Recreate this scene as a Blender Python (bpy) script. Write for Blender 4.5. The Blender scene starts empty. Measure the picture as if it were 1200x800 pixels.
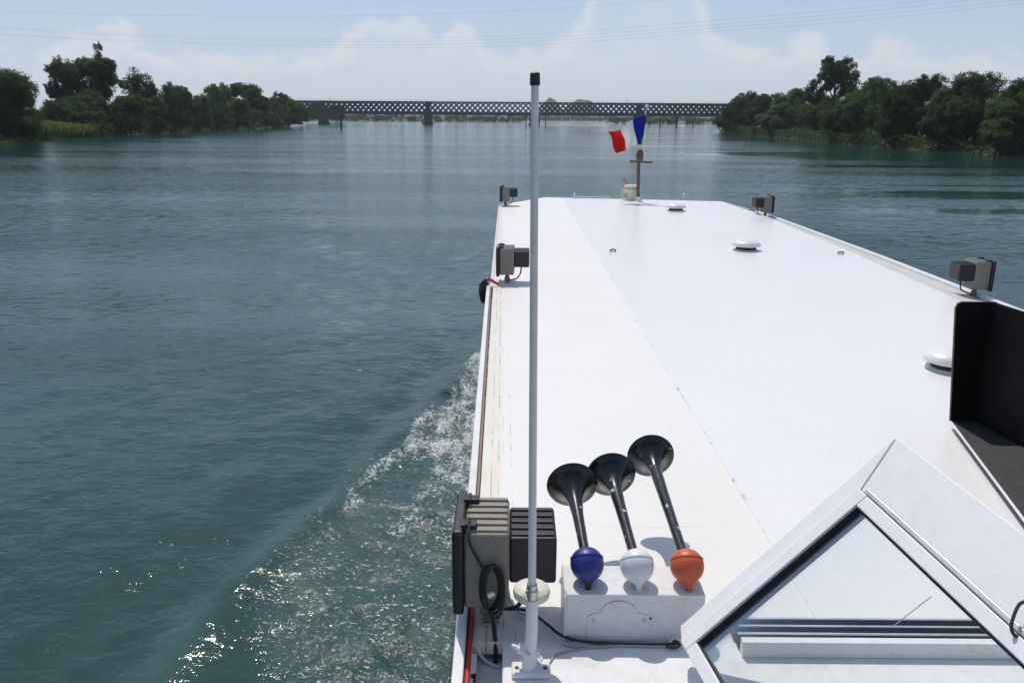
import bpy, bmesh, math, random
import numpy as np
from mathutils import Vector, Matrix

sc = bpy.context.scene
COL = sc.collection
R = math.radians

# ------------------------------------------------------------------ camera, sky, sun, exposure
F, W0, H0, HY, ROLL = 968.0, 1200.0, 800.0, 138.3, R(0.42)
ZC = 4.4                                   # eye height above the river; the cabin roof lies 1.8 m below
PITCH = math.atan((400 - HY) / F)
cam_d = bpy.data.cameras.new('camera')
cam = bpy.data.objects.new('camera', cam_d)
COL.objects.link(cam)
sc.camera = cam
cam_d.sensor_fit = 'HORIZONTAL'
cam_d.sensor_width = 36.0
cam_d.lens = F / W0 * 36.0
cam_d.clip_start = 0.05
cam_d.clip_end = 60000
_f = Vector((0, math.cos(PITCH), -math.sin(PITCH)))
_r0 = Vector((1, 0, 0)); _u0 = _r0.cross(_f)
_r = _r0 * math.cos(ROLL) + _u0 * math.sin(ROLL)
_u = -_r0 * math.sin(ROLL) + _u0 * math.cos(ROLL)
cam.matrix_world = Matrix(((_r.x, _u.x, -_f.x, 0), (_r.y, _u.y, -_f.y, 0), (_r.z, _u.z, -_f.z, ZC), (0, 0, 0, 1)))


def ray(x, y): return _f + _r * ((x - 600) / F) + _u * ((400 - y) / F)
def at_z(x, y, z): d = ray(x, y); return Vector((0, 0, ZC)) + d * ((z - ZC) / d.z)
def at_y(x, y, Y): d = ray(x, y); return Vector((0, 0, ZC)) + d * (Y / d.y)


SUN = Vector((-0.15, 0.55, 1.0)).normalized()
SUN_EL = math.asin(SUN.z); SUN_AZ = math.atan2(SUN.x, SUN.y)
sun_d = bpy.data.lights.new('sun', 'SUN')
sun_d.energy = 2.85; sun_d.angle = R(0.53); sun_d.color = (1.0, 0.945, 0.865)
sun = bpy.data.objects.new('sun', sun_d); COL.objects.link(sun)
sun.rotation_mode = 'QUATERNION'; sun.rotation_quaternion = SUN.to_track_quat('Z', 'Y')
sun.location = (-20, 60, 90)

world = bpy.data.worlds.new('World'); sc.world = world; world.use_nodes = True
nt = world.node_tree; nt.nodes.clear()
N = nt.nodes.new; L = nt.links.new


def wmath(op, a, b=None, c=None, clamp=False):
    n = N('ShaderNodeMath'); n.operation = op; n.use_clamp = clamp
    for i, v in enumerate((a, b, c)):
        if v is None: continue
        if isinstance(v, (int, float)): n.inputs[i].default_value = v
        else: L(v, n.inputs[i])
    return n.outputs[0]


sky = N('ShaderNodeTexSky'); sky.sky_type = 'NISHITA'; sky.sun_disc = False
sky.sun_elevation = SUN_EL; sky.sun_rotation = SUN_AZ; sky.air_density = 1.0; sky.dust_density = 1.2; sky.ozone_density = 1.3
bg1 = N('ShaderNodeBackground'); bg1.inputs['Strength'].default_value = 0.115
L(sky.outputs[0], bg1.inputs['Color'])
tc = N('ShaderNodeTexCoord')
sep = N('ShaderNodeSeparateXYZ'); L(tc.outputs['Generated'], sep.inputs[0])
az = wmath('ARCTAN2', sep.outputs[0], sep.outputs[1])
el = sep.outputs[2]
comb = N('ShaderNodeCombineXYZ'); L(az, comb.inputs[0]); L(wmath('MULTIPLY', el, 1.5), comb.inputs[1])
fn = N('ShaderNodeTexNoise'); fn.inputs['Scale'].default_value = 26; fn.inputs['Detail'].default_value = 9; fn.inputs['Roughness'].default_value = 0.58
L(comb.outputs[0], fn.inputs['Vector'])
fn2 = N('ShaderNodeTexNoise'); fn2.inputs['Scale'].default_value = 22; fn2.inputs['Detail'].default_value = 8; fn2.inputs['Roughness'].default_value = 0.62
L(comb.outputs[0], fn2.inputs['Vector'])
# height (sine of elevation) of the cumulus tops against azimuth -pi..pi: the bank ahead is given, the rest follows a noise
fc = N('ShaderNodeFloatCurve')
cm = fc.mapping; cu = cm.curves[0]
tops = [(-1.0, .02), (-.62, .045), (-.50, .06), (-.43, .098), (-.41, .088), (-.38, .075), (-.25, .075), (-.19, .100), (-.15, .118), (-.115, .122), (-.085, .096), (-.06, .110), (-.04, .095), (-.02, .080), (0.02, .085), (.05, .092), (.08, .125), (.11, .17), (.16, .185), (.2, .15), (.235, .10), (.28, .085), (.33, .092), (.36, .072), (.385, .080), (.40, .092), (.44, .082), (.47, .078), (.52, .070), (.6, .055), (1.0, .03)]
def cx(a): return (a + 1.0) / 2.0
cu.points[0].location = (cx(tops[0][0]), tops[0][1] * 5); cu.points[1].location = (cx(tops[-1][0]), tops[-1][1] * 5)
for a, h in tops[1:-1]: cu.points.new(cx(a), h * 5)
cm.update()
L(wmath('MULTIPLY_ADD', az, 0.5, 0.5, clamp=True), fc.inputs['Value'])
top = wmath('MULTIPLY', fc.outputs[0], 0.2)
edge = wmath('ADD', wmath('SUBTRACT', top, el), wmath('MULTIPLY', wmath('SUBTRACT', fn.outputs['Fac'], 0.56), 0.085))
mask = wmath('MULTIPLY_ADD', edge, 60.0, 0.12, clamp=True)
wisp = wmath('MULTIPLY_ADD', fn2.outputs['Fac'], 2.6, -0.75, clamp=True)
mask = wmath('MULTIPLY', mask, wmath('MULTIPLY_ADD', wisp, 0.6, 0.4))
mask = wmath('MULTIPLY', mask, wmath('SUBTRACT', 1.0, wmath('MULTIPLY', wmath('MULTIPLY', wmath('MAXIMUM', edge, 0.0), 26.0, clamp=True), 0.62)))   # brightest at the sunlit rims
low = wmath('MULTIPLY_ADD', el, 22.0, -0.35, clamp=True)        # clouds dissolve into the murk near the horizon
mask = wmath('MULTIPLY', mask, low)
# pale murk above the horizon
hz = wmath('POWER', wmath('SUBTRACT', 1.0, wmath('MINIMUM', wmath('MAXIMUM', wmath('MULTIPLY', el, 1.5), 0.0), 1.0)), 1.0)
murk = N('ShaderNodeMix'); murk.data_type = 'RGBA'
L(wmath('MULTIPLY_ADD', wmath('MAXIMUM', el, 0.0), 7.5, 0.0, clamp=True), murk.inputs['Factor'])
murk.inputs['A'].default_value = (0.590, 0.650, 0.720, 1); murk.inputs['B'].default_value = (0.40, 0.525, 0.72, 1)
cl = N('ShaderNodeMix'); cl.data_type = 'RGBA'; L(mask, cl.inputs['Factor'])
L(murk.outputs['Result'], cl.inputs['A']); cl.inputs['B'].default_value = (0.735, 0.74, 0.765, 1)
bg2 = N('ShaderNodeBackground'); L(cl.outputs['Result'], bg2.inputs['Color']); bg2.inputs['Strength'].default_value = 1.0
mx = N('ShaderNodeMixShader'); L(wmath('MAXIMUM', hz, mask), mx.inputs[0]); L(bg1.outputs[0], mx.inputs[1]); L(bg2.outputs[0], mx.inputs[2])
wo = N('ShaderNodeOutputWorld'); L(mx.outputs[0], wo.inputs['Surface'])

sc.view_settings.view_transform = 'Standard'; sc.view_settings.look = 'None'
sc.view_settings.exposure = 0.07; sc.view_settings.gamma = 1.0; sc.view_settings.use_curve_mapping = False
sc.render.engine = 'CYCLES'
try:
    sc.cycles.use_denoising = True
    sc.cycles.max_bounces = 8; sc.cycles.transparent_max_bounces = 12; sc.cycles.volume_bounces = 1
    sc.cycles.sample_clamp_indirect = 6.0
    sc.cycles.caustics_reflective = False; sc.cycles.caustics_refractive = False
except Exception: pass

# ------------------------------------------------------------------ helpers
rng = np.random.default_rng(7)
random.seed(7)


def setp(o, label=None, cat=None, group=None, kind=None):
    if label: o['label'] = label
    if cat: o['category'] = cat
    if group: o['group'] = group
    if kind: o['kind'] = kind
    return o


def thing(name, loc, label, cat, group=None, rz=0.0):
    o = bpy.data.objects.new(name, None); COL.objects.link(o)
    o.empty_display_size = 0.1
    o.location = loc; o.rotation_euler = (0, 0, rz)
    return setp(o, label, cat, group)


def children(o): return [c for c in bpy.data.objects if c.parent == o]


def copy_tree(o, parent=None):
    c = o.copy(); COL.objects.link(c); c.parent = parent
    for ch in children(o): copy_tree(ch, c)
    return c


class MB:
    """collects verts and faces; build() links them as ONE mesh object"""
    def __init__(s): s.v = []; s.f = []; s.m = []; s.sm = []

    def add(s, vs, fs, mi=0, smooth=False):
        b = len(s.v); s.v += [tuple(v) for v in vs]
        for f in fs: s.f.append([b + i for i in f]); s.m.append(mi); s.sm.append(smooth)
        return s

    def box(s, c, d, rot=None, mi=0):
        hx, hy, hz_ = d[0] / 2, d[1] / 2, d[2] / 2
        vs = [Vector((x * hx, y * hy, z * hz_)) for x in (-1, 1) for y in (-1, 1) for z in (-1, 1)]
        if rot is not None: vs = [rot @ v for v in vs]
        vs = [v + Vector(c) for v in vs]
        return s.add(vs, [(0, 1, 3, 2), (4, 6, 7, 5), (0, 4, 5, 1), (2, 3, 7, 6), (0, 2, 6, 4), (1, 5, 7, 3)], mi)

    def bb(s, a, b, mi=0): return s.box([(p + q) / 2 for p, q in zip(a, b)], [abs(q - p) for p, q in zip(a, b)], None, mi)

    def prism(s, pts, off, mi=0):
        """closed slab: polygon pts (3D) pushed along off"""
        n = len(pts); off = Vector(off); pts = [Vector(p) for p in pts]
        fs = [tuple(range(n))[::-1], tuple(range(n, 2 * n))] + [(i, (i + 1) % n, n + (i + 1) % n, n + i) for i in range(n)]
        return s.add(pts + [p + off for p in pts], fs, mi)

    def tube(s, path, r, n=10, caps=True, mi=0):
        path = [Vector(p) for p in path]; k = len(path)
        rs = r if isinstance(r, (list, tuple)) else [r] * k
        vs = []; up = None
        for i, p in enumerate(path):
            t = (path[min(i + 1, k - 1)] - path[max(i - 1, 0)]).normalized()
            if up is None: up = t.orthogonal().normalized()
            up = (up - t * up.dot(t))
            up = up.normalized() if up.length > 1e-6 else t.orthogonal().normalized()
            w = t.cross(up)
            for j in range(n):
                a = 2 * math.pi * j / n
                vs.append(p + (up * math.cos(a) + w * math.sin(a)) * rs[i])
        fs = [(i * n + j, i * n + (j + 1) % n, (i + 1) * n + (j + 1) % n, (i + 1) * n + j) for i in range(k - 1) for j in range(n)]
        if caps: fs += [tuple(range(n))[::-1], tuple(range((k - 1) * n, k * n))]
        return s.add(vs, fs, mi, True)

    def lathe(s, prof, o=(0, 0, 0), ax=(0, 0, 1), n=32, mi=0):
        """prof: (radius, distance along ax)"""
        ax = Vector(ax).normalized(); u = ax.orthogonal().normalized(); w = ax.cross(u); o = Vector(o)
        vs = []; k = len(prof)
        for (r_, h) in prof:
            for j in range(n):
                a = 2 * math.pi * j / n
                vs.append(o + ax * h + (u * math.cos(a) + w * math.sin(a)) * max(r_, 1e-4))
        fs = [(i * n + j, i * n + (j + 1) % n, (i + 1) * n + (j + 1) % n, (i + 1) * n + j) for i in range(k - 1) for j in range(n)]
        fs += [tuple(range(n))[::-1], tuple(range((k - 1) * n, k * n))]
        return s.add(vs, fs, mi, True)

    def build(s, name, mat, parent=None, bevel=0.0, seg=2, autosmooth=35, local=True, solid=0.0):
        """local=False: verts are in world space, moved into the parent's frame (parent chains are unrotated)"""
        me = bpy.data.meshes.new(name)
        vs = s.v
        if parent is not None and not local:
            o_ = Vector((0, 0, 0)); p = parent
            while p is not None: o_ = o_ + p.location; p = p.parent
            vs = [tuple(Vector(v) - o_) for v in vs]
        me.from_pydata(vs, [], s.f)
        for i, p in enumerate(me.polygons): p.material_index = s.m[i]; p.use_smooth = s.sm[i] or bevel > 0
        for m in (mat if isinstance(mat, (list, tuple)) else [mat]): me.materials.append(m)
        me.update()
        b = bmesh.new(); b.from_mesh(me); bmesh.ops.recalc_face_normals(b, faces=b.faces); b.to_mesh(me); b.free()
        o = bpy.data.objects.new(name, me); COL.objects.link(o); o.parent = parent
        if solid > 0:
            md = o.modifiers.new('solid', 'SOLIDIFY'); md.thickness = solid; md.offset = 0
        if bevel > 0:
            md = o.modifiers.new('bevel', 'BEVEL'); md.width = bevel; md.segments = seg; md.limit_method = 'ANGLE'; md.angle_limit = R(30)
            md.harden_normals = True
        elif any(s.sm):
            try: me.set_sharp_from_angle(angle=R(autosmooth))
            except Exception: pass
        return o


def np_mesh(name, verts, quads, mat, parent=None, smooth=False, attrs=None):
    me = bpy.data.meshes.new(name)
    verts = np.asarray(verts, np.float32); quads = np.asarray(quads, np.int32)
    me.vertices.add(len(verts)); me.vertices.foreach_set('co', verts.ravel())
    nq, k = quads.shape
    me.loops.add(nq * k); me.loops.foreach_set('vertex_index', quads.ravel())
    me.polygons.add(nq); me.polygons.foreach_set('loop_start', np.arange(nq, dtype=np.int32) * k)
    try: me.polygons.foreach_set('loop_total', np.full(nq, k, np.int32))
    except Exception: pass
    me.polygons.foreach_set('use_smooth', np.full(nq, smooth, bool))
    me.update(calc_edges=True); me.validate()
    for an, arr in (attrs or {}).items():
        a = me.attributes.new(an, 'FLOAT', 'POINT'); a.data.foreach_set('value', np.asarray(arr, np.float32))
    me.materials.append(mat)
    o = bpy.data.objects.new(name, me); COL.objects.link(o); o.parent = parent
    return o


def smooth_path(pts, n=8):
    pts = [Vector(p) for p in pts]; out = []
    P = [pts[0] * 2 - pts[1]] + pts + [pts[-1] * 2 - pts[-2]]
    for i in range(1, len(P) - 2):
        for k in range(n):
            t = k / n
            a, b, c, d = P[i - 1], P[i], P[i + 1], P[i + 2]
            out.append(0.5 * ((2 * b) + (c - a) * t + (2 * a - 5 * b + 4 * c - d) * t * t + (3 * b - a - 3 * c + d) * t ** 3))
    out.append(pts[-1])
    return out


# ------------------------------------------------------------------ materials
class Mat:
    def __init__(s, name):
        s.m = bpy.data.materials.new(name); s.m.use_nodes = True
        s.t = s.m.node_tree; s.b = s.t.nodes['Principled BSDF']; s.out = s.t.nodes['Material Output']
    def n(s, typ, **kw):
        x = s.t.nodes.new(typ)
        for k, v in kw.items(): setattr(x, k, v)
        return x
    def link(s, a, b): s.t.links.new(a, b)
    def val(s, inp, v):
        if isinstance(v, (int, float, tuple)): inp.default_value = v
        else: s.link(v, inp)
    def math(s, op, a, b=None, c=None, clamp=False):
        x = s.n('ShaderNodeMath', operation=op, use_clamp=clamp)
        for i, v in enumerate((a, b, c)):
            if v is not None: s.val(x.inputs[i], v)
        return x.outputs[0]
    def noise(s, scale, detail=4, rough=0.55, vec=None, stretch=None):
        x = s.n('ShaderNodeTexNoise'); x.inputs['Scale'].default_value = scale; x.inputs['Detail'].default_value = detail; x.inputs['Roughness'].default_value = rough
        if vec is None: vec = s.coord()
        if stretch:
            mp = s.n('ShaderNodeMapping'); mp.inputs['Scale'].default_value = stretch; s.link(vec, mp.inputs[0]); vec = mp.outputs[0]
        s.link(vec, x.inputs['Vector'])
        return x.outputs['Fac']
    def coord(s):
        if not hasattr(s, '_c'): s._c = s.n('ShaderNodeTexCoord')
        return s._c.outputs['Object']
    def ramp(s, f, lo, hi): # linear step lo..hi -> 0..1
        x = s.n('ShaderNodeMapRange'); x.clamp = True
        s.val(x.inputs[0], f); x.inputs[1].default_value = lo; x.inputs[2].default_value = hi
        return x.outputs[0]
    def mix(s, f, a, b):
        x = s.n('ShaderNodeMix', data_type='RGBA'); s.val(x.inputs['Factor'], f)
        for k, v in (('A', a), ('B', b)):
            if isinstance(v, tuple): x.inputs[k].default_value = v if len(v) == 4 else (*v, 1)
            else: s.link(v, x.inputs[k])
        return x.outputs['Result']
    def bump(s, h, strength=0.3, dist=0.01, normal=None):
        x = s.n('ShaderNodeBump'); s.val(x.inputs['Strength'], strength); x.inputs['Distance'].default_value = dist
        s.link(h, x.inputs['Height'])
        if normal is not None: s.link(normal, x.inputs['Normal'])
        return x.outputs[0]


def paint(name, col, rough=0.4, var=0.12, dirt=None, dirt_amt=0.0, scale=6.0, metal=0.0, bump=0.15, bscale=90, spec=0.5, chips=None, chip_t=0.68, chip_scale=18):
    """painted / plastic / metal surface with uneven tone, grime and small relief"""
    M = Mat(name)
    n1 = M.noise(scale, 6, 0.6)
    dark = tuple(c * (1 - var) for c in col); light = tuple(min(1, c * (1 + var * 0.5)) for c in col)
    c = M.mix(M.ramp(n1, 0.3, 0.7), dark, light)
    if dirt is not None:
        n2 = M.noise(scale * 2.7, 8, 0.68)
        c = M.mix(M.math('MULTIPLY', M.ramp(n2, 0.5, 0.75), dirt_amt), c, dirt)
    if chips is not None:
        n3 = M.noise(chip_scale, 3, 0.5)
        c = M.mix(M.ramp(n3, chip_t, chip_t + 0.03), c, chips)
    M.val(M.b.inputs['Base Color'], c)
    M.val(M.b.inputs['Roughness'], M.math('MULTIPLY_ADD', n1, 0.3, rough - 0.15, clamp=True))
    M.b.inputs['Metallic'].default_value = metal
    M.b.inputs['Specular IOR Level'].default_value = spec
    M.link(M.bump(M.noise(bscale, 5, 0.6), bump, 0.003), M.b.inputs['Normal'])
    return M.m


def flat_white(name, base, stain, left=False):
    """glossy white deck paint with specks, hairline scratches and (on the left) aged cream strip by the gutter"""
    M = Mat(name)
    co = M.coord()
    off = M.n('ShaderNodeVectorMath', operation='ADD'); M.link(co, off.inputs[0]); off.inputs[1].default_value = (2.45, 9.0, 0)
    sp = M.n('ShaderNodeSeparateXYZ'); M.link(off.outputs[0], sp.inputs[0])
    big = M.noise(0.9, 6, 0.6)
    c = M.mix(M.ramp(big, 0.35, 0.7), base, tuple(x * 0.955 for x in base))
    speck = M.noise(38, 2, 0.5)
    gate = M.noise(2.3, 4, 0.6)
    c = M.mix(M.math('MULTIPLY', M.ramp(speck, 0.72, 0.76), M.ramp(gate, 0.46, 0.60)), c, (0.45, 0.41, 0.36))
    scr = M.noise(3.0, 3, 0.6, stretch=(9, 1.2, 1))
    scr2 = M.noise(1.2, 2, 0.5)
    c = M.mix(M.math('MULTIPLY', M.math('MULTIPLY', M.ramp(scr, 0.66, 0.70), M.ramp(scr2, 0.55, 0.64)), 0.28 if left else 0.05), c, (0.55, 0.50, 0.44))
    if left:
        wob = M.math('MULTIPLY_ADD', M.noise(1.1, 5, 0.6), 0.05, -0.025)
        # the strip follows the slightly converging side of the hull
        x = M.math('ADD', M.math('MULTIPLY_ADD', sp.outputs[1], 0.013, sp.outputs[0]), 0.0)
        xw = M.math('ADD', x, wob)
        strip = M.math('SUBTRACT', 1.0, M.ramp(xw, -0.015, 0.02))
        c = M.mix(M.math('MULTIPLY', strip, M.ramp(M.noise(5, 6, 0.65, stretch=(4, 0.5, 1)), 0.25, 0.75)), c, stain)
        for pos, wd, th in ((-0.050, 0.0035, 0.50), (-0.012, 0.004, 0.52), (0.012, 0.0022, 0.55), (0.055, 0.0028, 0.56)):
            ln = M.math('SUBTRACT', 1.0, M.ramp(M.math('ABSOLUTE', M.math('SUBTRACT', M.math('MULTIPLY_ADD', wob, 0.18, x), pos)), wd * 0.5, wd))
            g = M.ramp(M.noise(1.9 + pos * 9, 6, 0.7, stretch=(1, 1.6, 1)), th - 0.06, th + 0.06)
            c = M.mix(M.math('MULTIPLY', M.math('MULTIPLY', ln, g), 0.75), c, (0.22, 0.18, 0.14))
    yy = sp.outputs[1]
    wv = M.math('MULTIPLY_ADD', M.noise(0.7, 3, 0.5), 0.16, M.math('MULTIPLY_ADD', sp.outputs[0], -0.06, yy))
    fr_ = M.math('ABSOLUTE', M.math('SUBTRACT', M.math('FRACT', M.math('MULTIPLY_ADD', wv, 1 / 2.45, 0.08 if left else 0.31)), 0.5))
    jl = M.math('SUBTRACT', 1.0, M.ramp(fr_, 0.0007, 0.0016))
    c = M.mix(M.math('MULTIPLY', M.math('MULTIPLY', jl, M.ramp(M.noise(1.7, 5, 0.65), 0.45, 0.62)), 0.38 if left else 0.20), c, (0.36, 0.33, 0.29))
    soil = M.ramp(M.noise(0.55, 7, 0.62, stretch=(1.6, 0.5, 1)), 0.48, 0.75)
    c = M.mix(M.math('MULTIPLY', soil, 0.16), c, (0.62, 0.58, 0.51))
    spot = M.n('ShaderNodeTexVoronoi'); spot.inputs['Scale'].default_value = 2.3; M.link(off.outputs[0], spot.inputs['Vector'])
    c = M.mix(M.math('MULTIPLY', M.math('SUBTRACT', 1.0, M.ramp(spot.outputs['Distance'], 0.008, 0.028)), 0.55), c, (0.42, 0.27, 0.15))
    M.val(M.b.inputs['Base Color'], c)
    M.val(M.b.inputs['Roughness'], M.math('MULTIPLY_ADD', big, 0.16, 0.20 if not left else 0.34))
    M.b.inputs['Specular IOR Level'].default_value = 0.5
    h1 = M.noise(2.6, 3, 0.5, stretch=(0.16, 3.4, 1))
    h2 = M.noise(60, 4, 0.6)
    b1 = M.bump(h1, 0.12 if left else 0.34, 0.02)
    M.link(M.bump(h2, 0.06, 0.002, b1), M.b.inputs['Normal'])
    return M.m


m_roof_l = flat_white('roof paint warm', (0.81, 0.785, 0.74), (0.72, 0.64, 0.50), True)  # warm and cool tints also hold the shading difference across the seam
m_roof_r = flat_white('roof paint cool', (0.82, 0.80, 0.785), (0.72, 0.64, 0.50))
m_white = paint('white gloss paint', (0.78, 0.775, 0.76), 0.35, 0.06, (0.42, 0.36, 0.28), 0.35, 5)
m_cream = paint('aged cream paint', (0.70, 0.65, 0.55), 0.5, 0.1, (0.35, 0.24, 0.16), 0.5, 6)
m_grey_edge = paint('grey edge paint', (0.62, 0.60, 0.56), 0.5, 0.08, (0.40, 0.35, 0.28), 0.4, 3)
m_bracket = paint('bracket paint', (0.74, 0.735, 0.73), 0.4, 0.05, (0.42, 0.33, 0.24), 0.3, 8)
m_sash = paint('window frame paint', (0.84, 0.83, 0.83), 0.35, 0.025, (0.5, 0.45, 0.38), 0.14, 9)
m_alu = paint('aluminium', (0.62, 0.62, 0.62), 0.35, 0.08, (0.3, 0.28, 0.25), 0.3, 12, metal=0.7)
m_steel = paint('stainless steel', (0.60, 0.59, 0.57), 0.28, 0.12, (0.3, 0.25, 0.2), 0.3, 20, metal=0.9)
m_gasket = paint('black rubber', (0.018, 0.018, 0.019), 0.6, 0.2)
m_hull = paint('hull paint', (0.03, 0.04, 0.075), 0.35, 0.2, (0.2, 0.16, 0.12), 0.3, 2)
m_rust = paint('rust brown paint', (0.25, 0.145, 0.115), 0.6, 0.35, (0.40, 0.30, 0.22), 0.5, 9)
m_khaki = paint('khaki cast housing', (0.265, 0.235, 0.195), 0.6, 0.14, (0.10, 0.085, 0.07), 0.5, 14, bump=0.35)
m_black = paint('black plastic', (0.016, 0.0165, 0.018), 0.45, 0.25, (0.07, 0.065, 0.06), 0.35, 16)
m_screen = paint('matt black paint', (0.004, 0.004, 0.0045), 0.7, 0.3, (0.010, 0.010, 0.010), 0.5, 5, spec=0.15)
m_floorplate = paint('worn black floor', (0.036, 0.035, 0.034), 0.65, 0.3, (0.075, 0.072, 0.068), 0.5, 14)
m_horn = paint('black horn enamel', (0.012, 0.013, 0.015), 0.26, 0.25, (0.045, 0.045, 0.045), 0.25, 24, bump=0.05, chips=(0.55, 0.56, 0.58), chip_t=0.67, chip_scale=21)
m_blue = paint('blue cap paint', (0.022, 0.032, 0.21), 0.42, 0.1, (0.06, 0.065, 0.16), 0.3, 20)
m_ballw = paint('white cap paint', (0.74, 0.74, 0.75), 0.4, 0.05, (0.45, 0.40, 0.33), 0.25, 20)
m_red = paint('orange red cap paint', (0.60, 0.105, 0.042), 0.45, 0.1, (0.40, 0.10, 0.05), 0.35, 20)
m_grayrod = paint('grey fibreglass', (0.72, 0.71, 0.68), 0.4, 0.05, (0.36, 0.35, 0.33), 0.25, 10)
m_dome = paint('yellowed plastic', (0.70, 0.665, 0.55), 0.45, 0.06, (0.35, 0.30, 0.22), 0.35, 18)
m_redhose = paint('red hose', (0.45, 0.03, 0.025), 0.45, 0.15)
m_brown = paint('weathered brown wood', (0.13, 0.085, 0.055), 0.7, 0.35, (0.25, 0.2, 0.15), 0.4, 12)
m_bridge = paint('bridge iron', (0.020, 0.028, 0.038), 0.6, 0.2, None, 0, 0.3)
m_stone = paint('bridge stone', (0.05, 0.046, 0.042), 0.85, 0.3, (0.05, 0.045, 0.04), 0.6, 0.4)
m_wood = paint('tarred pile', (0.035, 0.03, 0.028), 0.8, 0.3)
m_wire = paint('power cable', (0.30, 0.31, 0.33), 0.5, 0.1)
m_fl_w = paint('flag white', (0.78, 0.78, 0.80), 0.8, 0.03, bump=0.3, bscale=300)
m_fl_b = paint('flag blue', (0.018, 0.045, 0.40), 0.8, 0.06, bump=0.3, bscale=300)
m_fl_r = paint('flag red', (0.70, 0.035, 0.025), 0.8, 0.06, bump=0.3, bscale=300)


def see_light(m, f):
    t = m.node_tree; b = t.nodes['Principled BSDF']; o = t.nodes['Material Output']
    tl = t.nodes.new('ShaderNodeBsdfTranslucent'); ms = t.nodes.new('ShaderNodeMixShader'); ms.inputs[0].default_value = f
    t.links.new(b.inputs['Base Color'].links[0].from_socket, tl.inputs[0])
    t.links.new(b.outputs[0], ms.inputs[1]); t.links.new(tl.outputs[0], ms.inputs[2]); t.links.new(ms.outputs[0], o.inputs[0])
for _m in (m_fl_w, m_fl_b, m_fl_r): see_light(_m, 0.6)


def glass_mat():
    M = Mat('window glass')
    M.t.nodes.remove(M.b)
    tr = M.n('ShaderNodeBsdfTransparent'); tr.inputs[0].default_value = (0.955, 0.975, 0.97, 1)
    gl = M.n('ShaderNodeBsdfGlossy'); gl.inputs['Roughness'].default_value = 0.02; gl.inputs['Color'].default_value = (0.95, 0.97, 1, 1)
    df = M.n('ShaderNodeBsdfDiffuse'); df.inputs[0].default_value = (0.5, 0.5, 0.48, 1)
    fr = M.n('ShaderNodeFresnel'); fr.inputs[0].default_value = 1.5
    a = M.n('ShaderNodeMixShader'); M.link(M.math('MULTIPLY', fr.outputs[0], 0.6, clamp=True), a.inputs[0]); M.link(tr.outputs[0], a.inputs[1]); M.link(gl.outputs[0], a.inputs[2])
    b = M.n('ShaderNodeMixShader'); M.link(M.math('MULTIPLY', M.ramp(M.noise(7, 7, 0.65), 0.42, 0.8), 0.02), b.inputs[0]); M.link(a.outputs[0], b.inputs[1]); M.link(df.outputs[0], b.inputs[2])
    M.link(b.outputs[0], M.out.inputs[0])
    return M.m


m_glass = glass_mat()


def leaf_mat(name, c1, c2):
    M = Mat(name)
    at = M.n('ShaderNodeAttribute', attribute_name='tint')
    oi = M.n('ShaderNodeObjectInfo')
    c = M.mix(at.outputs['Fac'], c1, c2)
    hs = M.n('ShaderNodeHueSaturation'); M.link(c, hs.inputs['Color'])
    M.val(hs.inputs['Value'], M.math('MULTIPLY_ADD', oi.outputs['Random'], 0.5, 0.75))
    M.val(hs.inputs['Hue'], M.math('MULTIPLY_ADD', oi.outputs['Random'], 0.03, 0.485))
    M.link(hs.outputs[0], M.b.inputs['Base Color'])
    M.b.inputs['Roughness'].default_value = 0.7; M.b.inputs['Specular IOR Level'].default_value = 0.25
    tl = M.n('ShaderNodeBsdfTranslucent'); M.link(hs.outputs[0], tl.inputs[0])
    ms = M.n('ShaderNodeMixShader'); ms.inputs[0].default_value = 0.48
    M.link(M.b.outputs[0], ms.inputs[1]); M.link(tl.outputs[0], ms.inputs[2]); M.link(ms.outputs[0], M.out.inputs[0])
    return M.m


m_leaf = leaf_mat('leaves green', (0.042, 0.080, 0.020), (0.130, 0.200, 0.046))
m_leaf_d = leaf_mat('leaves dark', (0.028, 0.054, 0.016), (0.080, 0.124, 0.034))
m_leaf_g = leaf_mat('leaves willow grey', (0.055, 0.086, 0.034), (0.120, 0.165, 0.070))
m_reed = leaf_mat('reeds', (0.13, 0.20, 0.04), (0.26, 0.32, 0.10))
m_bark = paint('bark', (0.055, 0.045, 0.036), 0.9, 0.4, None, 0, 2.0, bump=0.6, bscale=12)


def ground_mat():
    M = Mat('bank soil')
    n1 = M.noise(0.09, 7, 0.65); n2 = M.noise(0.9, 6, 0.65)
    c = M.mix(M.ramp(n1, 0.4, 0.62), (0.038, 0.050, 0.020), (0.085, 0.075, 0.048))
    c = M.mix(M.math('MULTIPLY', M.ramp(n2, 0.35, 0.7), 0.6), c, (0.07, 0.062, 0.042))
    M.val(M.b.inputs['Base Color'], c); M.b.inputs['Roughness'].default_value = 0.95
    M.link(M.bump(n2, 0.7, 0.4), M.b.inputs['Normal'])
    return M.m


m_ground = ground_mat()
mh = Mat('far hill'); _n = mh.noise(0.004, 6, 0.6); mh.val(mh.b.inputs['Base Color'], mh.mix(mh.ramp(_n, 0.35, 0.65), (0.014, 0.024, 0.020), (0.026, 0.036, 0.026))); mh.b.inputs['Roughness'].default_value = 1.0
m_hill = mh.m


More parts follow.
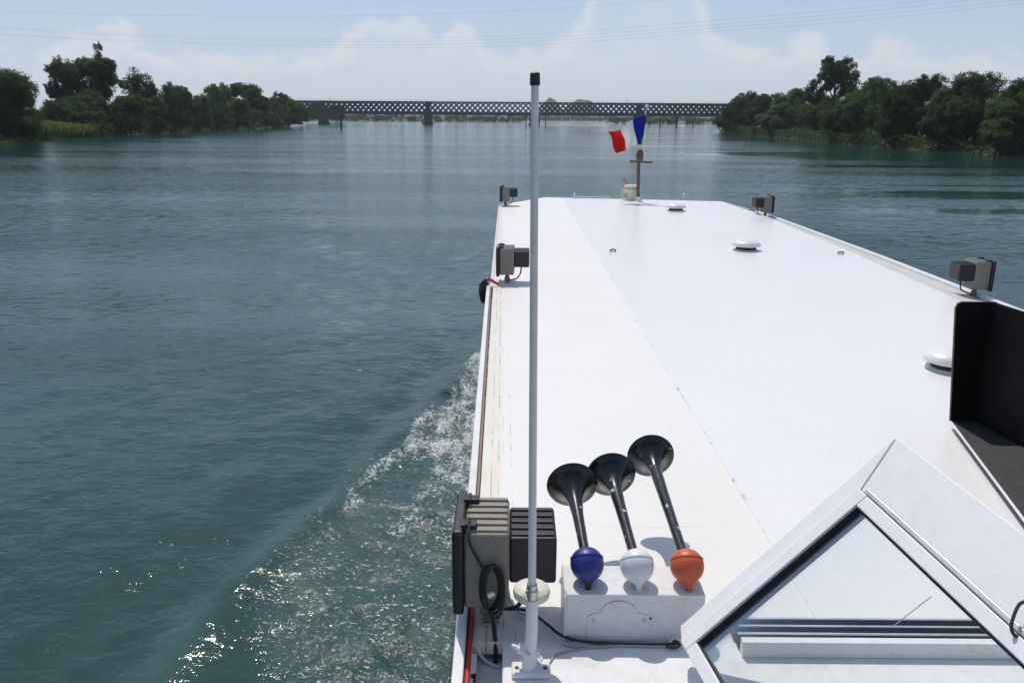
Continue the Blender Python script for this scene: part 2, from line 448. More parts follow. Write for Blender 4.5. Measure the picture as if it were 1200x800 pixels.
def water_mat():
    M = Mat('river water')
    co = M.coord()
    chop = M.n('ShaderNodeAttribute', attribute_name='chop').outputs['Fac']
    foam = M.n('ShaderNodeAttribute', attribute_name='foam').outputs['Fac']
    # wind patches: bands of ruffled and calm water lying across the river
    band = M.noise(0.012, 5, 0.62, stretch=(0.30, 2.4, 1))
    band2 = M.noise(0.06, 4, 0.6, stretch=(0.22, 2.0, 1))
    calm = M.ramp(M.math('ADD', M.math('MULTIPLY', band, 0.6), M.math('MULTIPLY', band2, 0.4)), 0.44, 0.56)
    w1 = M.noise(0.8, 3, 0.55, stretch=(0.8, 1.3, 1))
    w2 = M.noise(4.2, 4, 0.62, stretch=(0.85, 1.25, 1))
    w3 = M.noise(10.5, 4, 0.62)
    amp = M.math('MULTIPLY_ADD', calm, 0.52, 0.48)
    # wave slopes that do not fade with distance: facets, and long low undulations lying across the river
    shel = M.n('ShaderNodeAttribute', attribute_name='shelter').outputs['Fac']
    lull = M.ramp(M.noise(0.040, 5, 0.62, stretch=(0.28, 2.6, 1)), 0.44, 0.56)
    open_ = M.math('SUBTRACT', 1.0, M.math('MULTIPLY', shel, M.math('MULTIPLY_ADD', lull, -0.66, 0.96)))
    def slopes(scale, stretch, detail):
        t = M.n('ShaderNodeTexNoise'); t.inputs['Scale'].default_value = scale; t.inputs['Detail'].default_value = detail; t.inputs['Roughness'].default_value = 0.6
        mp = M.n('ShaderNodeMapping'); mp.inputs['Scale'].default_value = stretch; M.link(co, mp.inputs[0]); M.link(mp.outputs[0], t.inputs['Vector'])
        v = M.n('ShaderNodeVectorMath', operation='SUBTRACT'); M.link(t.outputs['Color'], v.inputs[0]); v.inputs[1].default_value = (0.5, 0.5, 0.5)
        return v.outputs[0]
    def vscale(v, k):
        x = M.n('ShaderNodeVectorMath', operation='SCALE'); M.link(v, x.inputs[0]); M.val(x.inputs['Scale'], k); return x.outputs[0]
    def vadd(a_, b_):
        x = M.n('ShaderNodeVectorMath', operation='ADD'); M.link(a_, x.inputs[0]); M.link(b_, x.inputs[1]); return x.outputs[0]
    geo = M.n('ShaderNodeNewGeometry').outputs['Normal']
    sl = vadd(vscale(slopes(3.1, (0.75, 1.3, 1), 4), M.math('MULTIPLY', M.math('MULTIPLY', amp, open_), 0.72)), vscale(slopes(0.10, (0.30, 1.6, 1), 3), M.math('MULTIPLY_ADD', open_, 0.14, 0.04)))
    mk = M.n('ShaderNodeVectorMath', operation='MULTIPLY'); M.link(sl, mk.inputs[0]); mk.inputs[1].default_value = (1, 1, 0)
    nn_ = M.n('ShaderNodeVectorMath', operation='NORMALIZE'); M.link(vadd(geo, mk.outputs[0]), nn_.inputs[0])
    amp = M.math('MULTIPLY', amp, open_)
    b1 = M.bump(w1, M.math('MULTIPLY', amp, 0.36), 0.20, nn_.outputs[0])
    b2 = M.bump(w2, M.math('MULTIPLY', amp, 0.55), 0.075, b1)
    b3 = M.bump(w3, M.math('MULTIPLY_ADD', chop, 0.75, M.math('MULTIPLY', amp, 0.40)), 0.033, b2)
    # torn lace of foam close to the side, pale flecks farther out painted for sun glints and foam
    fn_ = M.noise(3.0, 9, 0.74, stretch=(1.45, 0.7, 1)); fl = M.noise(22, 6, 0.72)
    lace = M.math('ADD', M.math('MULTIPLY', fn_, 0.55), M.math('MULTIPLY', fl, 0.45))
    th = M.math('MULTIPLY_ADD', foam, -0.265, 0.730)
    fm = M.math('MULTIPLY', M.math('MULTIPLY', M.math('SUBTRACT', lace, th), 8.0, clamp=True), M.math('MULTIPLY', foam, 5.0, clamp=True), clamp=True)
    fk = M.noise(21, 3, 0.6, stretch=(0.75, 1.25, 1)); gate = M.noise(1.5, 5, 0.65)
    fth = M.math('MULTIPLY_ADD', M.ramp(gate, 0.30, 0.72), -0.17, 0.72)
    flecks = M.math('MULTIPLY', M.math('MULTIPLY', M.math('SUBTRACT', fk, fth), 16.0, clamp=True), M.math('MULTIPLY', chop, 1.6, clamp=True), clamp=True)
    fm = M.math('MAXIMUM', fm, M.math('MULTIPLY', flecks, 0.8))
    deep = M.mix(M.ramp(M.noise(0.012, 4, 0.5), 0.35, 0.65), (0.0125, 0.048, 0.043), (0.015, 0.054, 0.048))
    air = M.n('ShaderNodeAttribute', attribute_name='air').outputs['Fac']
    deep = M.mix(air, deep, (0.055, 0.115, 0.112))   # aerated water of the wake
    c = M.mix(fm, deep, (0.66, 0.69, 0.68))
    M.val(M.b.inputs['Base Color'], c)
    M.val(M.b.inputs['Roughness'], M.math('MAXIMUM', M.math('MULTIPLY_ADD', fm, 0.5, 0.07), M.math('MULTIPLY', chop, 0.12)))
    M.b.inputs['IOR'].default_value = 1.333
    M.link(b3, M.b.inputs['Normal'])
    return M.m


m_water = water_mat()

# ------------------------------------------------------------------ river
HALF, CX = 2.65, 2.45                      # the barge: half beam and centre line


def waves(x, y, seed, n, lmin, lmax):
    r = np.random.default_rng(seed); z = np.zeros_like(x)
    for _ in range(n):
        lam = math.exp(r.uniform(math.log(lmin), math.log(lmax))); th = r.uniform(0, 2 * math.pi); k = 2 * math.pi / lam
        z += np.sin(k * (x * math.cos(th) + y * math.sin(th)) + r.uniform(0, 6.28)) * (lam / lmax) ** 0.8
    return z / math.sqrt(n)


def axis(lo, d0, d1, hi, step, g):
    mid = list(np.arange(d0, d1 + 1e-6, step)); a = []; x = d1; s = step
    while x < hi: s *= g; x += s; a.append(x)
    b = []; x = d0; s = step
    while x > lo: s *= g; x -= s; b.append(x)
    return np.array(b[::-1] + mid + a)


def sst(a, lo, hi):
    t = np.clip((a - lo) / (hi - lo), 0, 1); return t * t * (3 - 2 * t)


gx = axis(-9000, -6.5, 0.0, 9000, 0.035, 1.09); gy = axis(-400, 3.5, 17.0, 14000, 0.042, 1.06)
X, Y = np.meshgrid(gx, gy, indexing='ij')
d = np.abs(X - CX) - HALF                                   # distance off the ship's side
dc = np.interp(Y, [-20, 2, 5.8, 7.5, 10.15, 13, 15.6, 17.5], [9.5, 3.9, 2.75, 2.42, 1.72, 0.98, 0.45, 0.0])
fade = sst(Y, 18.5, 16.0) * sst(Y, -30, -10)
di = np.interp(Y, [-20, 2, 5.8, 7.5, 10.15, 13, 15.6, 17.5], [1.0, 1.35, 1.85, 2.15, 1.70, 0.98, 0.45, 0.0])   # edge of the churned water
inside = sst(d, -0.6, 0.05) * sst(di - d + 0.16 * waves(X, Y, 21, 12, 0.6, 2.5), -0.25, 0.35) * fade
grow = np.interp(Y, [2, 6, 9, 14, 17], [0.28, 0.38, 0.9, 1.1, 0.5])
gap = waves(X, Y, 9, 14, 0.8, 3.0)
brk = 0.65 + 0.5 * waves(X, Y, 11, 16, 1.0, 5.0)              # crests rise and die along their length
wob = 0.10 * waves(X, Y, 13, 12, 1.2, 4.0)
dd_ = d + wob
Z = fade * grow * brk * (0.12 * np.exp(-((dd_ - dc + 0.10) / 0.28) ** 2) - 0.04 * np.exp(-((dd_ - dc - 0.5) / 0.45) ** 2)
                         + 0.022 * np.exp(-((dd_ - dc - 1.3) / 0.40) ** 2))
Z += inside * (0.011 + 0.007 * gap) * waves(X, Y, 3, 36, 0.14, 0.55)
near = sst(np.maximum(np.abs(X), np.abs(Y)), 60, 25)
Z += near * 0.010 * waves(X, Y, 5, 26, 0.45, 2.2)
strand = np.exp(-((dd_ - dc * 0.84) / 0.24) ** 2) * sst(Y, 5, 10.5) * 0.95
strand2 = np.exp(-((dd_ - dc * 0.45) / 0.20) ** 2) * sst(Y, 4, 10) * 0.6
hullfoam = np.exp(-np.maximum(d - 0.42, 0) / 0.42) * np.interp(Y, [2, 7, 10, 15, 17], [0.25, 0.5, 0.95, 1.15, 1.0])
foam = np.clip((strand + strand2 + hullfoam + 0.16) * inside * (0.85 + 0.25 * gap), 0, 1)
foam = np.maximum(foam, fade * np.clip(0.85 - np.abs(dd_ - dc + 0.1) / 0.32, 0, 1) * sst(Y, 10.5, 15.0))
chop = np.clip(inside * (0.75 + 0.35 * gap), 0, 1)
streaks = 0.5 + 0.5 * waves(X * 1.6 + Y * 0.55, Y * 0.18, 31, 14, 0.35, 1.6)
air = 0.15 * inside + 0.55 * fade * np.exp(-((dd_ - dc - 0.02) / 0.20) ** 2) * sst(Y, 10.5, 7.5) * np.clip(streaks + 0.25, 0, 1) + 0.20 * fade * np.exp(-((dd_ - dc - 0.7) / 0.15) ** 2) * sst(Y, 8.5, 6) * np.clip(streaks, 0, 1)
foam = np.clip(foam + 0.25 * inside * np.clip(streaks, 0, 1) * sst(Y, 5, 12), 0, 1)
air = np.clip(air, 0, 1)
shelter = np.maximum(sst(X + 6 * waves(X, Y, 41, 10, 15, 60), 6, 26), 0.55 * sst(-X + 6 * waves(X, Y, 42, 10, 15, 60), 62, 80)) * sst(Y, 420, 240)
nx, ny = X.shape
idx = np.arange(nx * ny).reshape(nx, ny)
q = np.stack([idx[:-1, :-1], idx[1:, :-1], idx[1:, 1:], idx[:-1, 1:]], -1).reshape(-1, 4)
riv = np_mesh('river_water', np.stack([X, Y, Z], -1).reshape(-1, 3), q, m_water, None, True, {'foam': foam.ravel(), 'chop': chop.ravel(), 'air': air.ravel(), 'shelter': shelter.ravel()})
setp(riv, kind='structure')

# ------------------------------------------------------------------ banks, hills, far woods
LEFT = [(-70, -300), (-72, 0), (-73, 60), (-75, 100), (-80.4, 132.8), (-89.2, 164), (-87, 180), (-88.2, 208.6), (-96.2, 281), (-103, 392), (-132, 470), (-140, 545), (-190, 700), (-260, 860)]
RIGHT = [(80, -300), (76, 0), (72, 60), (68.5, 100), (67.7, 112), (63, 125.6), (63.1, 157.6), (69.7, 233), (74.3, 305), (110, 345), (150, 420), (165, 545), (190, 720), (260, 860)]


def bank(name, line, sgn):
    pts = []
    for (a, b), (c, e) in zip(line, line[1:]):
        k = max(2, int(math.hypot(c - a, e - b) / 6))
        for i in range(k): pts.append((a + (c - a) * i / k, b + (e - b) * i / k))
    pts.append(line[-1])
    offs = [(-2.5, -0.5), (0, 0.02), (1.2, 0.5), (4, 1.1), (10, 1.7), (25, 2.2), (60, 2.5), (300, 3), (5000, 3)]
    V = []; r = random.Random(3)
    for (x, y) in pts:
        j = r.uniform(-0.7, 0.7)
        for k, (o, z) in enumerate(offs):
            V.append((x + sgn * (o + (j if k < 6 else 0)), y, z + (r.uniform(-0.15, 0.25) if 1 < k < 8 else 0)))
    n = len(offs)
    Q = [(i * n + k, i * n + k + 1, (i + 1) * n + k + 1, (i + 1) * n + k) for i in range(len(pts) - 1) for k in range(n - 1)]
    if sgn > 0: Q = [t[::-1] for t in Q]
    return setp(np_mesh(name, V, Q, m_ground, None, True), kind='structure')


bank('terrain', LEFT, -1); bank('terrain', RIGHT, 1)


def hill(cx_, cy, hmax, w, dpt, seed):
    r = np.random.default_rng(seed); n = 90; mth = 24
    xs = np.linspace(-1.6, 1.6, n); ys = np.linspace(-1.3, 1.3, mth)
    A, B = np.meshgrid(xs, ys, indexing='ij')
    Zh = hmax * np.exp(-(A * 1.35) ** 2) * np.exp(-(B * 1.2) ** 2) * (1 + 0.10 * waves(A, B, seed, 12, 0.25, 1.2)) - 1.0
    V = np.stack([cx_ + A * w, cy + B * dpt, Zh], -1).reshape(-1, 3)
    ii = np.arange(n * mth).reshape(n, mth)
    Q = np.stack([ii[:-1, :-1], ii[1:, :-1], ii[1:, 1:], ii[:-1, 1:]], -1).reshape(-1, 4)
    return setp(np_mesh('hills', V, Q, m_hill, None, True), kind='structure')


FAR = 3000.0
def hp(px, py): return at_y(px, py, FAR)
t1 = hp(645, 114.5); hill(t1.x, FAR, t1.z, 62, 120, 1)
t2 = hp(682, 117.0); hill(t2.x, FAR, t2.z, 110, 120, 2)
t3 = hp(930, 121.5); hill(t3.x, FAR, t3.z, 330, 120, 4)
t4 = hp(600, 131.0); hill(t4.x, FAR + 60, t4.z, 2600, 60, 6)


def leaf_cloud(cent, rad, n, size, r, nclump, hollow=0.55, flat=0.3):
    """n leaf-sized quads gathered in clumps through an ellipsoid's volume"""
    u = r.normal(size=(nclump, 3)); u /= np.linalg.norm(u, axis=1)[:, None]
    rr = r.uniform(hollow ** 3, 1.0, nclump) ** (1 / 3)
    cc = u * rr[:, None]
    ctint = r.uniform(0, 1, nclump)
    k = r.integers(0, nclump, n)
    spread = 1.15 * nclump ** (-1 / 3)
    p = cc[k] + np.clip(r.normal(size=(n, 3)), -1.7, 1.7) * spread * 0.42
    P = p * np.array(rad) + np.array(cent)
    nn = r.normal(size=(n, 3)) * 0.8 + u[k] * 0.8 + np.array([0, 0, flat])
    nn /= np.linalg.norm(nn, axis=1)[:, None]
    a = np.cross(nn, r.normal(size=(n, 3))); a /= np.linalg.norm(a, axis=1)[:, None] + 1e-9
    b = np.cross(nn, a)
    s = size * r.uniform(0.55, 1.25, n)[:, None]
    V = np.stack([P - a * s * 0.5, P - b * s * 0.3 + a * s * 0.05, P + a * s * 0.5, P + b * s * 0.3 - a * s * 0.05], 1)
    T = np.clip(ctint[k] * 0.75 + r.uniform(0, 0.35, n) - 0.05, 0, 1)
    return V.reshape(-1, 3), np.repeat(T, 4)


def leaves_obj(name, clouds, mat, parent, zmin=None):
    V = np.concatenate([c[0] for c in clouds]); T = np.concatenate([c[1] for c in clouds])
    if zmin is not None:
        keep = V.reshape(-1, 4, 3)[:, :, 2].min(1) > zmin
        V = V.reshape(-1, 4, 3)[keep].reshape(-1, 3); T = T.reshape(-1, 4)[keep].ravel()
    Q = np.arange(len(V)).reshape(-1, 4)
    return np_mesh(name, V, Q, mat, parent, False, {'tint': T})


def tree(px, base_py, top_py, width_px, style, label, mat=None, group=None, back=0.0, seed=0, dens=1.0, name='broadleaf_tree'):
    """a tree standing on the bank where the photograph shows it: trunk with limbs and a crown of leaf clumps"""
    b = at_z(px, base_py, 0.0)
    Yd = b.y + back
    base = at_y(px, base_py, Yd); base.z = 0.9 if back < 6 else 1.8
    topz = at_y(px, top_py, Yd).z
    h = topz - base.z
    w = abs(at_y(px + width_px / 2, base_py, Yd).x - at_y(px - width_px / 2, base_py, Yd).x) / 2
    r = np.random.default_rng(100 + seed); rr = random.Random(seed)
    root = thing(name, base, label, 'tree', group)
    leaf = max(0.26, Yd * 0.0022)
    tk = MB(); limbs = []
    tr_r = 0.018 * h + 0.08
    lean = Vector((rr.uniform(-.05, .05), rr.uniform(-.05, .05), 0))
    blobs = []
    if style == 'bush':          # leafy to the ground, uneven shoulders
        blobs.append(((0, 0, h * 0.50), (w * 0.80, w * 0.76, h * 0.43)))
        for i in range(13):
            a = i * 2.4 + rr.uniform(-.5, .5); zz = 0.14 + 0.72 * ((i * 0.618) % 1.0); rad = w * rr.uniform(0.32, 0.50); off = w * (1.0 - abs(zz - 0.40) * 0.9) * 0.70
            blobs.append(((math.cos(a) * off, math.sin(a) * off, h * zz), (rad, rad, rad * rr.uniform(0.7, 1.1))))
        blobs.append(((rr.uniform(-.2, .2) * w, 0, h * 0.87), (w * 0.36, w * 0.36, h * 0.13)))
    elif style == 'round':       # clear trunk below, domed crown
        blobs.append(((0, 0, h * 0.68), (w * 0.84, w * 0.75, h * 0.30)))
        for i in range(11):
            a = rr.uniform(0, 6.28); zz = rr.uniform(0.42, 0.90); rad = w * rr.uniform(0.26, 0.42)
            off = w * 0.72 * math.sqrt(max(0.1, 1 - ((zz - 0.66) / 0.36) ** 2))
            blobs.append(((math.cos(a) * off, math.sin(a) * off, h * zz), (rad, rad, rad * 0.75)))
    elif style == 'open':        # separate tufts on visible limbs
        for i in range(10):
            a = i * 2.4 + rr.uniform(-.4, .4); zz = 0.50 + 0.45 * (i / 9); off = w * rr.uniform(0.45, 0.95) * (1.25 - zz * 0.8); rad = w * rr.uniform(0.22, 0.31)
            blobs.append(((math.cos(a) * off, math.sin(a) * off * 0.8, h * zz), (rad, rad, rad * 1.05)))
        blobs.append(((0, 0, h * 0.91), (w * 0.34, w * 0.34, h * 0.09)))
    elif style == 'spire':
        for i in range(7):
            zz = 0.30 + 0.66 * i / 6
            blobs.append(((rr.uniform(-.25, .25) * w, rr.uniform(-.25, .25) * w, h * zz), (w * (1.05 - zz * 0.62), w * (1.0 - zz * 0.6), h * 0.10)))
    clouds = []
    for c, rad in blobs:
        area = rad[0] * rad[1] + rad[0] * rad[2] + rad[1] * rad[2]
        n = int(min(15000, max(220, area * 4.19 * dens * 1.7 / (leaf * leaf * 0.30))))
        clouds.append(leaf_cloud(c, rad, n, leaf, r, max(10, int(n / 60))))
    leaves_obj('crown', clouds, mat or m_leaf, root, 0.05)
    tk.tube([(0, 0, -1.6), (0, 0, 0.15 * h), lean * h * 0.5 + Vector((0, 0, h * 0.5)), lean * h + Vector((0, 0, h * 0.88))], [tr_r * 1.35, tr_r, tr_r * 0.65, tr_r * 0.15], 8)
    for c, rad in blobs[::2]:
        z0 = min(h * 0.5, c[2] * 0.62)
        tk.tube([(0, 0, z0), (c[0] * 0.45, c[1] * 0.45, (z0 + c[2]) / 2 + 0.04 * h), c], [tr_r * 0.5, tr_r * 0.32, tr_r * 0.1], 6)
    tk.build('trunk', m_bark, root)
    return root


GL, GR = 'trees along the left bank', 'trees along the right bank'
T = tree
# left bank, near to far
T(-8, 170, 84, 112, 'bush', 'broad dark tree cut off by the left picture edge beside the reeds', m_leaf_d, GL, 3, 1)
T(-95, 176, 80, 120, 'bush', 'dark tree beside the leftmost tree, outside the left picture edge', m_leaf_d, GL, 3, 40)
T(36, 166, 128, 34, 'bush', 'low rounded bush tree at the right foot of the leftmost tree, by the reeds', m_leaf_d, GL, 3, 2)
T(84, 161, 66, 44, 'round', 'tall domed tree, left half of the tallest pair behind the reeds on the left', m_leaf_d, GL, 20, 3, 1.2)
T(118, 160, 65, 62, 'round', 'tall domed tree, right half of the tallest pair behind the reeds on the left', m_leaf_d, GL, 17, 4, 1.2)
T(126, 160, 56, 20, 'spire', 'thin spire shaped tree poking out above the tallest domed trees of the left bank', m_leaf, GL, 16, 5, 0.8, 'poplar_tree')
T(96, 161, 112, 72, 'bush', 'broad bush tree filling the foot of the tallest pair on the left bank', m_leaf_d, GL, 13, 6)
T(62, 161, 118, 20, 'bush', 'small dark bush tree between the reeds and the tall domed pair', m_leaf_d, GL, 15, 23)
T(168, 157, 80, 40, 'round', 'open crowned tree with bare trunk showing, right of the tall domed pair', m_leaf_d, GL, 8, 7, 1.0, 'pine_tree')
T(148, 159, 112, 50, 'bush', 'pale green bush tree at the water below the open crowned tree', m_leaf, GL, 3, 8)
T(178, 157, 116, 44, 'bush', 'dense bush tree at the shoreline right of the open crowned tree', m_leaf, GL, 3, 9)
T(206, 155.5, 97, 46, 'bush', 'pointed dark bush tree midway along the left bank', m_leaf_d, GL, 4, 10)
T(232, 154, 112, 36, 'bush', 'lower grey green bush tree between two darker ones on the left bank', m_leaf_g, GL, 3, 11)
T(254, 152.5, 99, 46, 'bush', 'full round topped green tree on the left bank, left of the last domed one', m_leaf, GL, 4, 12)
T(277, 152, 118, 34, 'bush', 'lower bush at the shore in front of the last domed left bank tree', m_leaf, GL, 3, 13)
T(292, 151.5, 98, 46, 'round', 'last domed dark tree of the left bank before the bridge', m_leaf_d, GL, 6, 14, 1.2)
T(312, 150.5, 116, 36, 'bush', 'rounded bush tree just right of the last domed tree on the left bank', m_leaf, GL, 4, 15)
T(331, 149, 107, 22, 'round', 'small round headed tree rising behind the bushes beside the bridge end', m_leaf_d, GL, 10, 16, 1.2)
T(338, 149, 120, 38, 'bush', 'light green bush tree near the left end of the bridge', m_leaf, GL, 4, 17)
T(354, 148, 126, 18, 'bush', 'last small bush tree on the left bank against the bridge', m_leaf, GL, 6, 18)
T(222, 155, 108, 22, 'open', 'thin sparse tree with twiggy top behind the grey green bush tree', m_leaf_g, GL, 14, 19, 0.6)
T(374, 145.5, 121, 28, 'bush', 'dark distant tree seen through the first bridge span on the left', m_leaf_d, GL, 60, 20, 1.0)
T(395, 144.5, 124, 26, 'bush', 'dark distant tree behind the bridge just right of the first pier', m_leaf_d, GL, 90, 21, 1.0)
# right bank, far to near
T(850, 156, 130, 26, 'bush', 'small grey green bush tree at the bridge end of the right bank', m_leaf_g, GR, 3, 30)
T(868, 157, 110, 42, 'bush', 'rounded tree on the right bank beside the bridge', m_leaf, GR, 8, 31)
T(893, 159, 109, 42, 'bush', 'second full tree from the bridge on the right bank', m_leaf_d, GR, 7, 32)
T(905, 160.5, 128, 36, 'bush', 'low pale bush tree leaning over the water near the bridge end of the right bank', m_leaf_g, GR, 2, 33)
T(925, 161, 104, 48, 'bush', 'green tree left of the tall open crowned one on the right bank', m_leaf, GR, 8, 34)
T(972, 166, 72, 78, 'open', 'tall open crowned tree with bare limbs standing above all others on the right bank', m_leaf_d, GR, 16, 35, 1.25, 'pine_tree')
T(958, 163, 112, 54, 'bush', 'bright green bush tree at the foot of the tall open crowned tree', m_leaf, GR, 4, 36)
T(985, 168, 116, 54, 'bush', 'dark bush tree at the waterline right below the tall open crowned tree', m_leaf_d, GR, 3, 37)
T(1018, 171, 91, 66, 'bush', 'large dense tree just right of the tall open crowned tree', m_leaf, GR, 6, 38)
T(1070, 175, 88, 76, 'bush', 'biggest rounded dark green tree in the middle of the right bank', m_leaf_d, GR, 6, 39)
T(1048, 174, 128, 46, 'bush', 'low shaded bush at the waterline between the two largest right bank trees', m_leaf_d, GR, 2, 41)
T(1130, 179, 84, 84, 'bush', 'broad grey green willow on the right bank', m_leaf_g, GR, 5, 42, 1.0, 'willow_tree')
T(1100, 178, 130, 50, 'bush', 'low dark bush tree at the waterline left of the grey green willow', m_leaf_d, GR, 2, 43)
T(1186, 183, 92, 80, 'bush', 'green tree cut off by the right picture edge on the right bank', m_leaf, GR, 5, 44)
T(1166, 183, 138, 44, 'bush', 'low pale bush tree at the water below the tree at the right picture edge', m_leaf_g, GR, 2, 45)
T(1262, 188, 84, 96, 'bush', 'tree on the near right bank outside the right picture edge', m_leaf_d, GR, 5, 46)

# undergrowth and reeds along the water's edge, and the far woods: masses nobody could count
def shore_mass(name, line, sgn, y0, y1, hgt, n, leaf, mat, label, seed, inl=(0.2, 4.0)):
    r = np.random.default_rng(seed); ys = r.uniform(y0, y1, n)
    lx = np.interp(ys, [p[1] for p in line], [p[0] for p in line])
    P = np.stack([lx + sgn * r.uniform(inl[0], inl[1], n), ys, np.zeros(n)], -1)
    hh = hgt * (0.5 + 0.5 * np.sin(ys * 0.37 + seed) * np.sin(ys * 0.11 + 1)) + hgt * 0.45
    P[:, 2] = 0.1 + r.uniform(0, 1, n) * hh
    nn = r.normal(size=(n, 3)); nn /= np.linalg.norm(nn, axis=1)[:, None]
    a = np.cross(nn, r.normal(size=(n, 3))); a /= np.linalg.norm(a, axis=1)[:, None]; b = np.cross(nn, a)
    s = (leaf * r.uniform(0.6, 1.3, n))[:, None]
    V = np.stack([P - a * s * .5, P - b * s * .35, P + a * s * .5, P + b * s * .35], 1).reshape(-1, 3)
    o = np_mesh(name, V, np.arange(4 * n).reshape(-1, 4), mat, None, False, {'tint': np.repeat(r.uniform(0, 1, n), 4)})
    return setp(o, label, 'undergrowth', None, 'stuff')


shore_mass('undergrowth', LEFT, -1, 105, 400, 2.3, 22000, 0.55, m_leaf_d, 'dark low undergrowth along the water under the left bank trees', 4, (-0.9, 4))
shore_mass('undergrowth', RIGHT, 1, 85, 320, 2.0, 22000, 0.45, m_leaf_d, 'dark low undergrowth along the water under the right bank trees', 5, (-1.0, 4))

# the reed patch
def reeds():
    r = np.random.default_rng(12); n = 12000
    a0 = at_z(24, 165, 0); a1 = at_z(117, 160.2, 0)
    t = r.uniform(0, 1, n); dep = r.uniform(0, 1, n)
    bx = a0.x + (a1.x - a0.x) * t - 0.5 - dep * 2; by = a0.y + (a1.y - a0.y) * t + dep * 9 - 2
    hgt = (3.5 - 1.5 * t) * (0.55 + 0.45 * np.sin(np.clip(dep, 0, 1) * math.pi * 0.8 + 0.4)) * r.uniform(0.5, 1.1, n)
    lean = r.normal(size=(n, 2)) * 0.35; w = r.uniform(0.10, 0.22, n); th = r.uniform(0, 6.28, n)
    B = np.stack([bx, by, np.full(n, 0.15)], -1); Tp = B + np.stack([lean[:, 0], lean[:, 1], hgt], -1)
    sd = np.stack([np.cos(th) * w, np.sin(th) * w, np.zeros(n)], -1)
    V = np.stack([B - sd, B + sd, Tp + sd * 0.3, Tp - sd * 0.3], 1).reshape(-1, 3)
    o = np_mesh('reeds', V, np.arange(4 * n).reshape(-1, 4), m_reed, None, False, {'tint': np.repeat(r.uniform(0, 1, n), 4)})
    setp(o, 'light green reed patch at the waterline in front of the tall trees on the left bank', 'reeds', None, 'stuff')
reeds()


def far_wood(x0, x1, y, h0, seed, label, mat):
    r = np.random.default_rng(seed); n = 150; clouds = []
    for x in np.linspace(x0, x1, int((x1 - x0) / 7)):
        hh = h0 * r.uniform(0.6, 1.1); ww = r.uniform(4, 8)
        clouds.append(leaf_cloud((x + r.uniform(-2, 2), y + r.uniform(-12, 12), hh * 0.5), (ww, ww, hh * 0.52), 260, 2.0, r, 14))
    o = leaves_obj('far_wood', clouds, mat, None, 0.0)
    setp(o, label, 'wood', None, 'stuff')


far_wood(-330, 6, 880, 8.0, 21, 'hazy line of trees on the far shore under the left bridge spans', m_leaf)
far_wood(0, 330, 1450, 9.5, 22, 'pale blue tree line at the far end of the river behind the antenna', m_leaf)
far_wood(92, 330, 780, 6.6, 23, 'hazy tree line on the far shore under the right bridge spans', m_leaf)
far_wood(-1500, -300, 1000, 11.0, 24, 'far wood beyond the left bank trees', m_leaf)
far_wood(320, 1500, 1000, 11.0, 25, 'far wood beyond the right bank trees', m_leaf)
far_shore = MB().add([(-1500, 860, 0.05), (8, 862, 0.05), (8, 1440, 0.05), (1500, 1440, 0.05), (1500, 3600, 0.3), (-1500, 3600, 0.3)], [(0, 1, 2, 3, 4, 5)]).build('terrain', m_ground)
setp(far_shore, kind='structure')
fs2 = MB().add([(92, 768, 0.06), (400, 768, 0.06), (400, 1000, 0.06), (140, 1000, 0.06)], [(0, 1, 2, 3)]).build('terrain', m_ground)
setp(fs2, kind='structure')

# ------------------------------------------------------------------ lattice bridge
YB = 545.0
br = thing('railway_bridge', (12.5, YB, 0), 'long dark iron lattice railway bridge crossing the river', 'bridge')
ZT, ZB = 13.7, 6.9
XA, XBr = -215.0, 330.0
for yo in (0.0, 5.0):
    g = MB(); hgt = ZT - ZB; pitch = 3.4
    n = int((XBr - XA) / pitch)
    for i in range(-2, n):
        for s_ in (1, -1):
            x0 = XA + i * pitch; x1 = x0 + s_ * hgt
            if min(x0, x1) < XA or max(x0, x1) > XBr: continue
            th = 0.42; yy = YB + yo + s_ * 0.16
            c = Vector(((x0 + x1) / 2, yy, (ZT + ZB) / 2)); L_ = math.hypot(x1 - x0, hgt)
            g.box(c, (L_, 0.12, th * 2), Matrix.Rotation(-math.atan2(hgt, x1 - x0), 3, 'Y'))
    g.build('lattice_girder', m_bridge, br, local=False)
    c = MB().bb((XA, YB + yo - 0.45, ZT - 0.35), (XBr, YB + yo + 0.45, ZT + 0.45)); c.build('top_chord', m_bridge, br, local=False)
    c = MB().bb((XA, YB + yo - 0.5, ZB - 0.9), (XBr, YB + yo + 0.5, ZB + 0.5)); c.build('bottom_chord', m_bridge, br, local=False)
MB().bb((XA, YB + 0.6, ZB - 0.2), (XBr, YB + 4.4, ZB + 0.35)).build('track_deck', m_bridge, br, local=False)
rl = MB().bb((XA, YB - 0.5, ZT + 1.3), (XBr, YB - 0.42, ZT + 1.38))
rl.build('railing', m_bridge, br, local=False)
for k in range(-3, 5):
    xp = 12.5 + 67.0 * k
    if xp < XA or xp > XBr: continue
    p = MB().bb((xp - 2.3, YB - 1.6, -1.0), (xp + 2.3, YB + 6.6, ZB - 0.92)).bb((xp - 2.7, YB - 2.0, ZB - 1.8), (xp + 2.7, YB + 7.0, ZB - 0.95)).bb((xp - 2.9, YB - 2.3, -1), (xp + 2.9, YB + 7.3, 1.1))
    p.build('pier', m_stone, br, local=False)
    MB().bb((xp - 1.5, YB - 0.62, ZB - 0.95), (xp + 1.5, YB - 0.52, ZT + 0.5)).build('pier_panel', m_bridge, br, local=False)
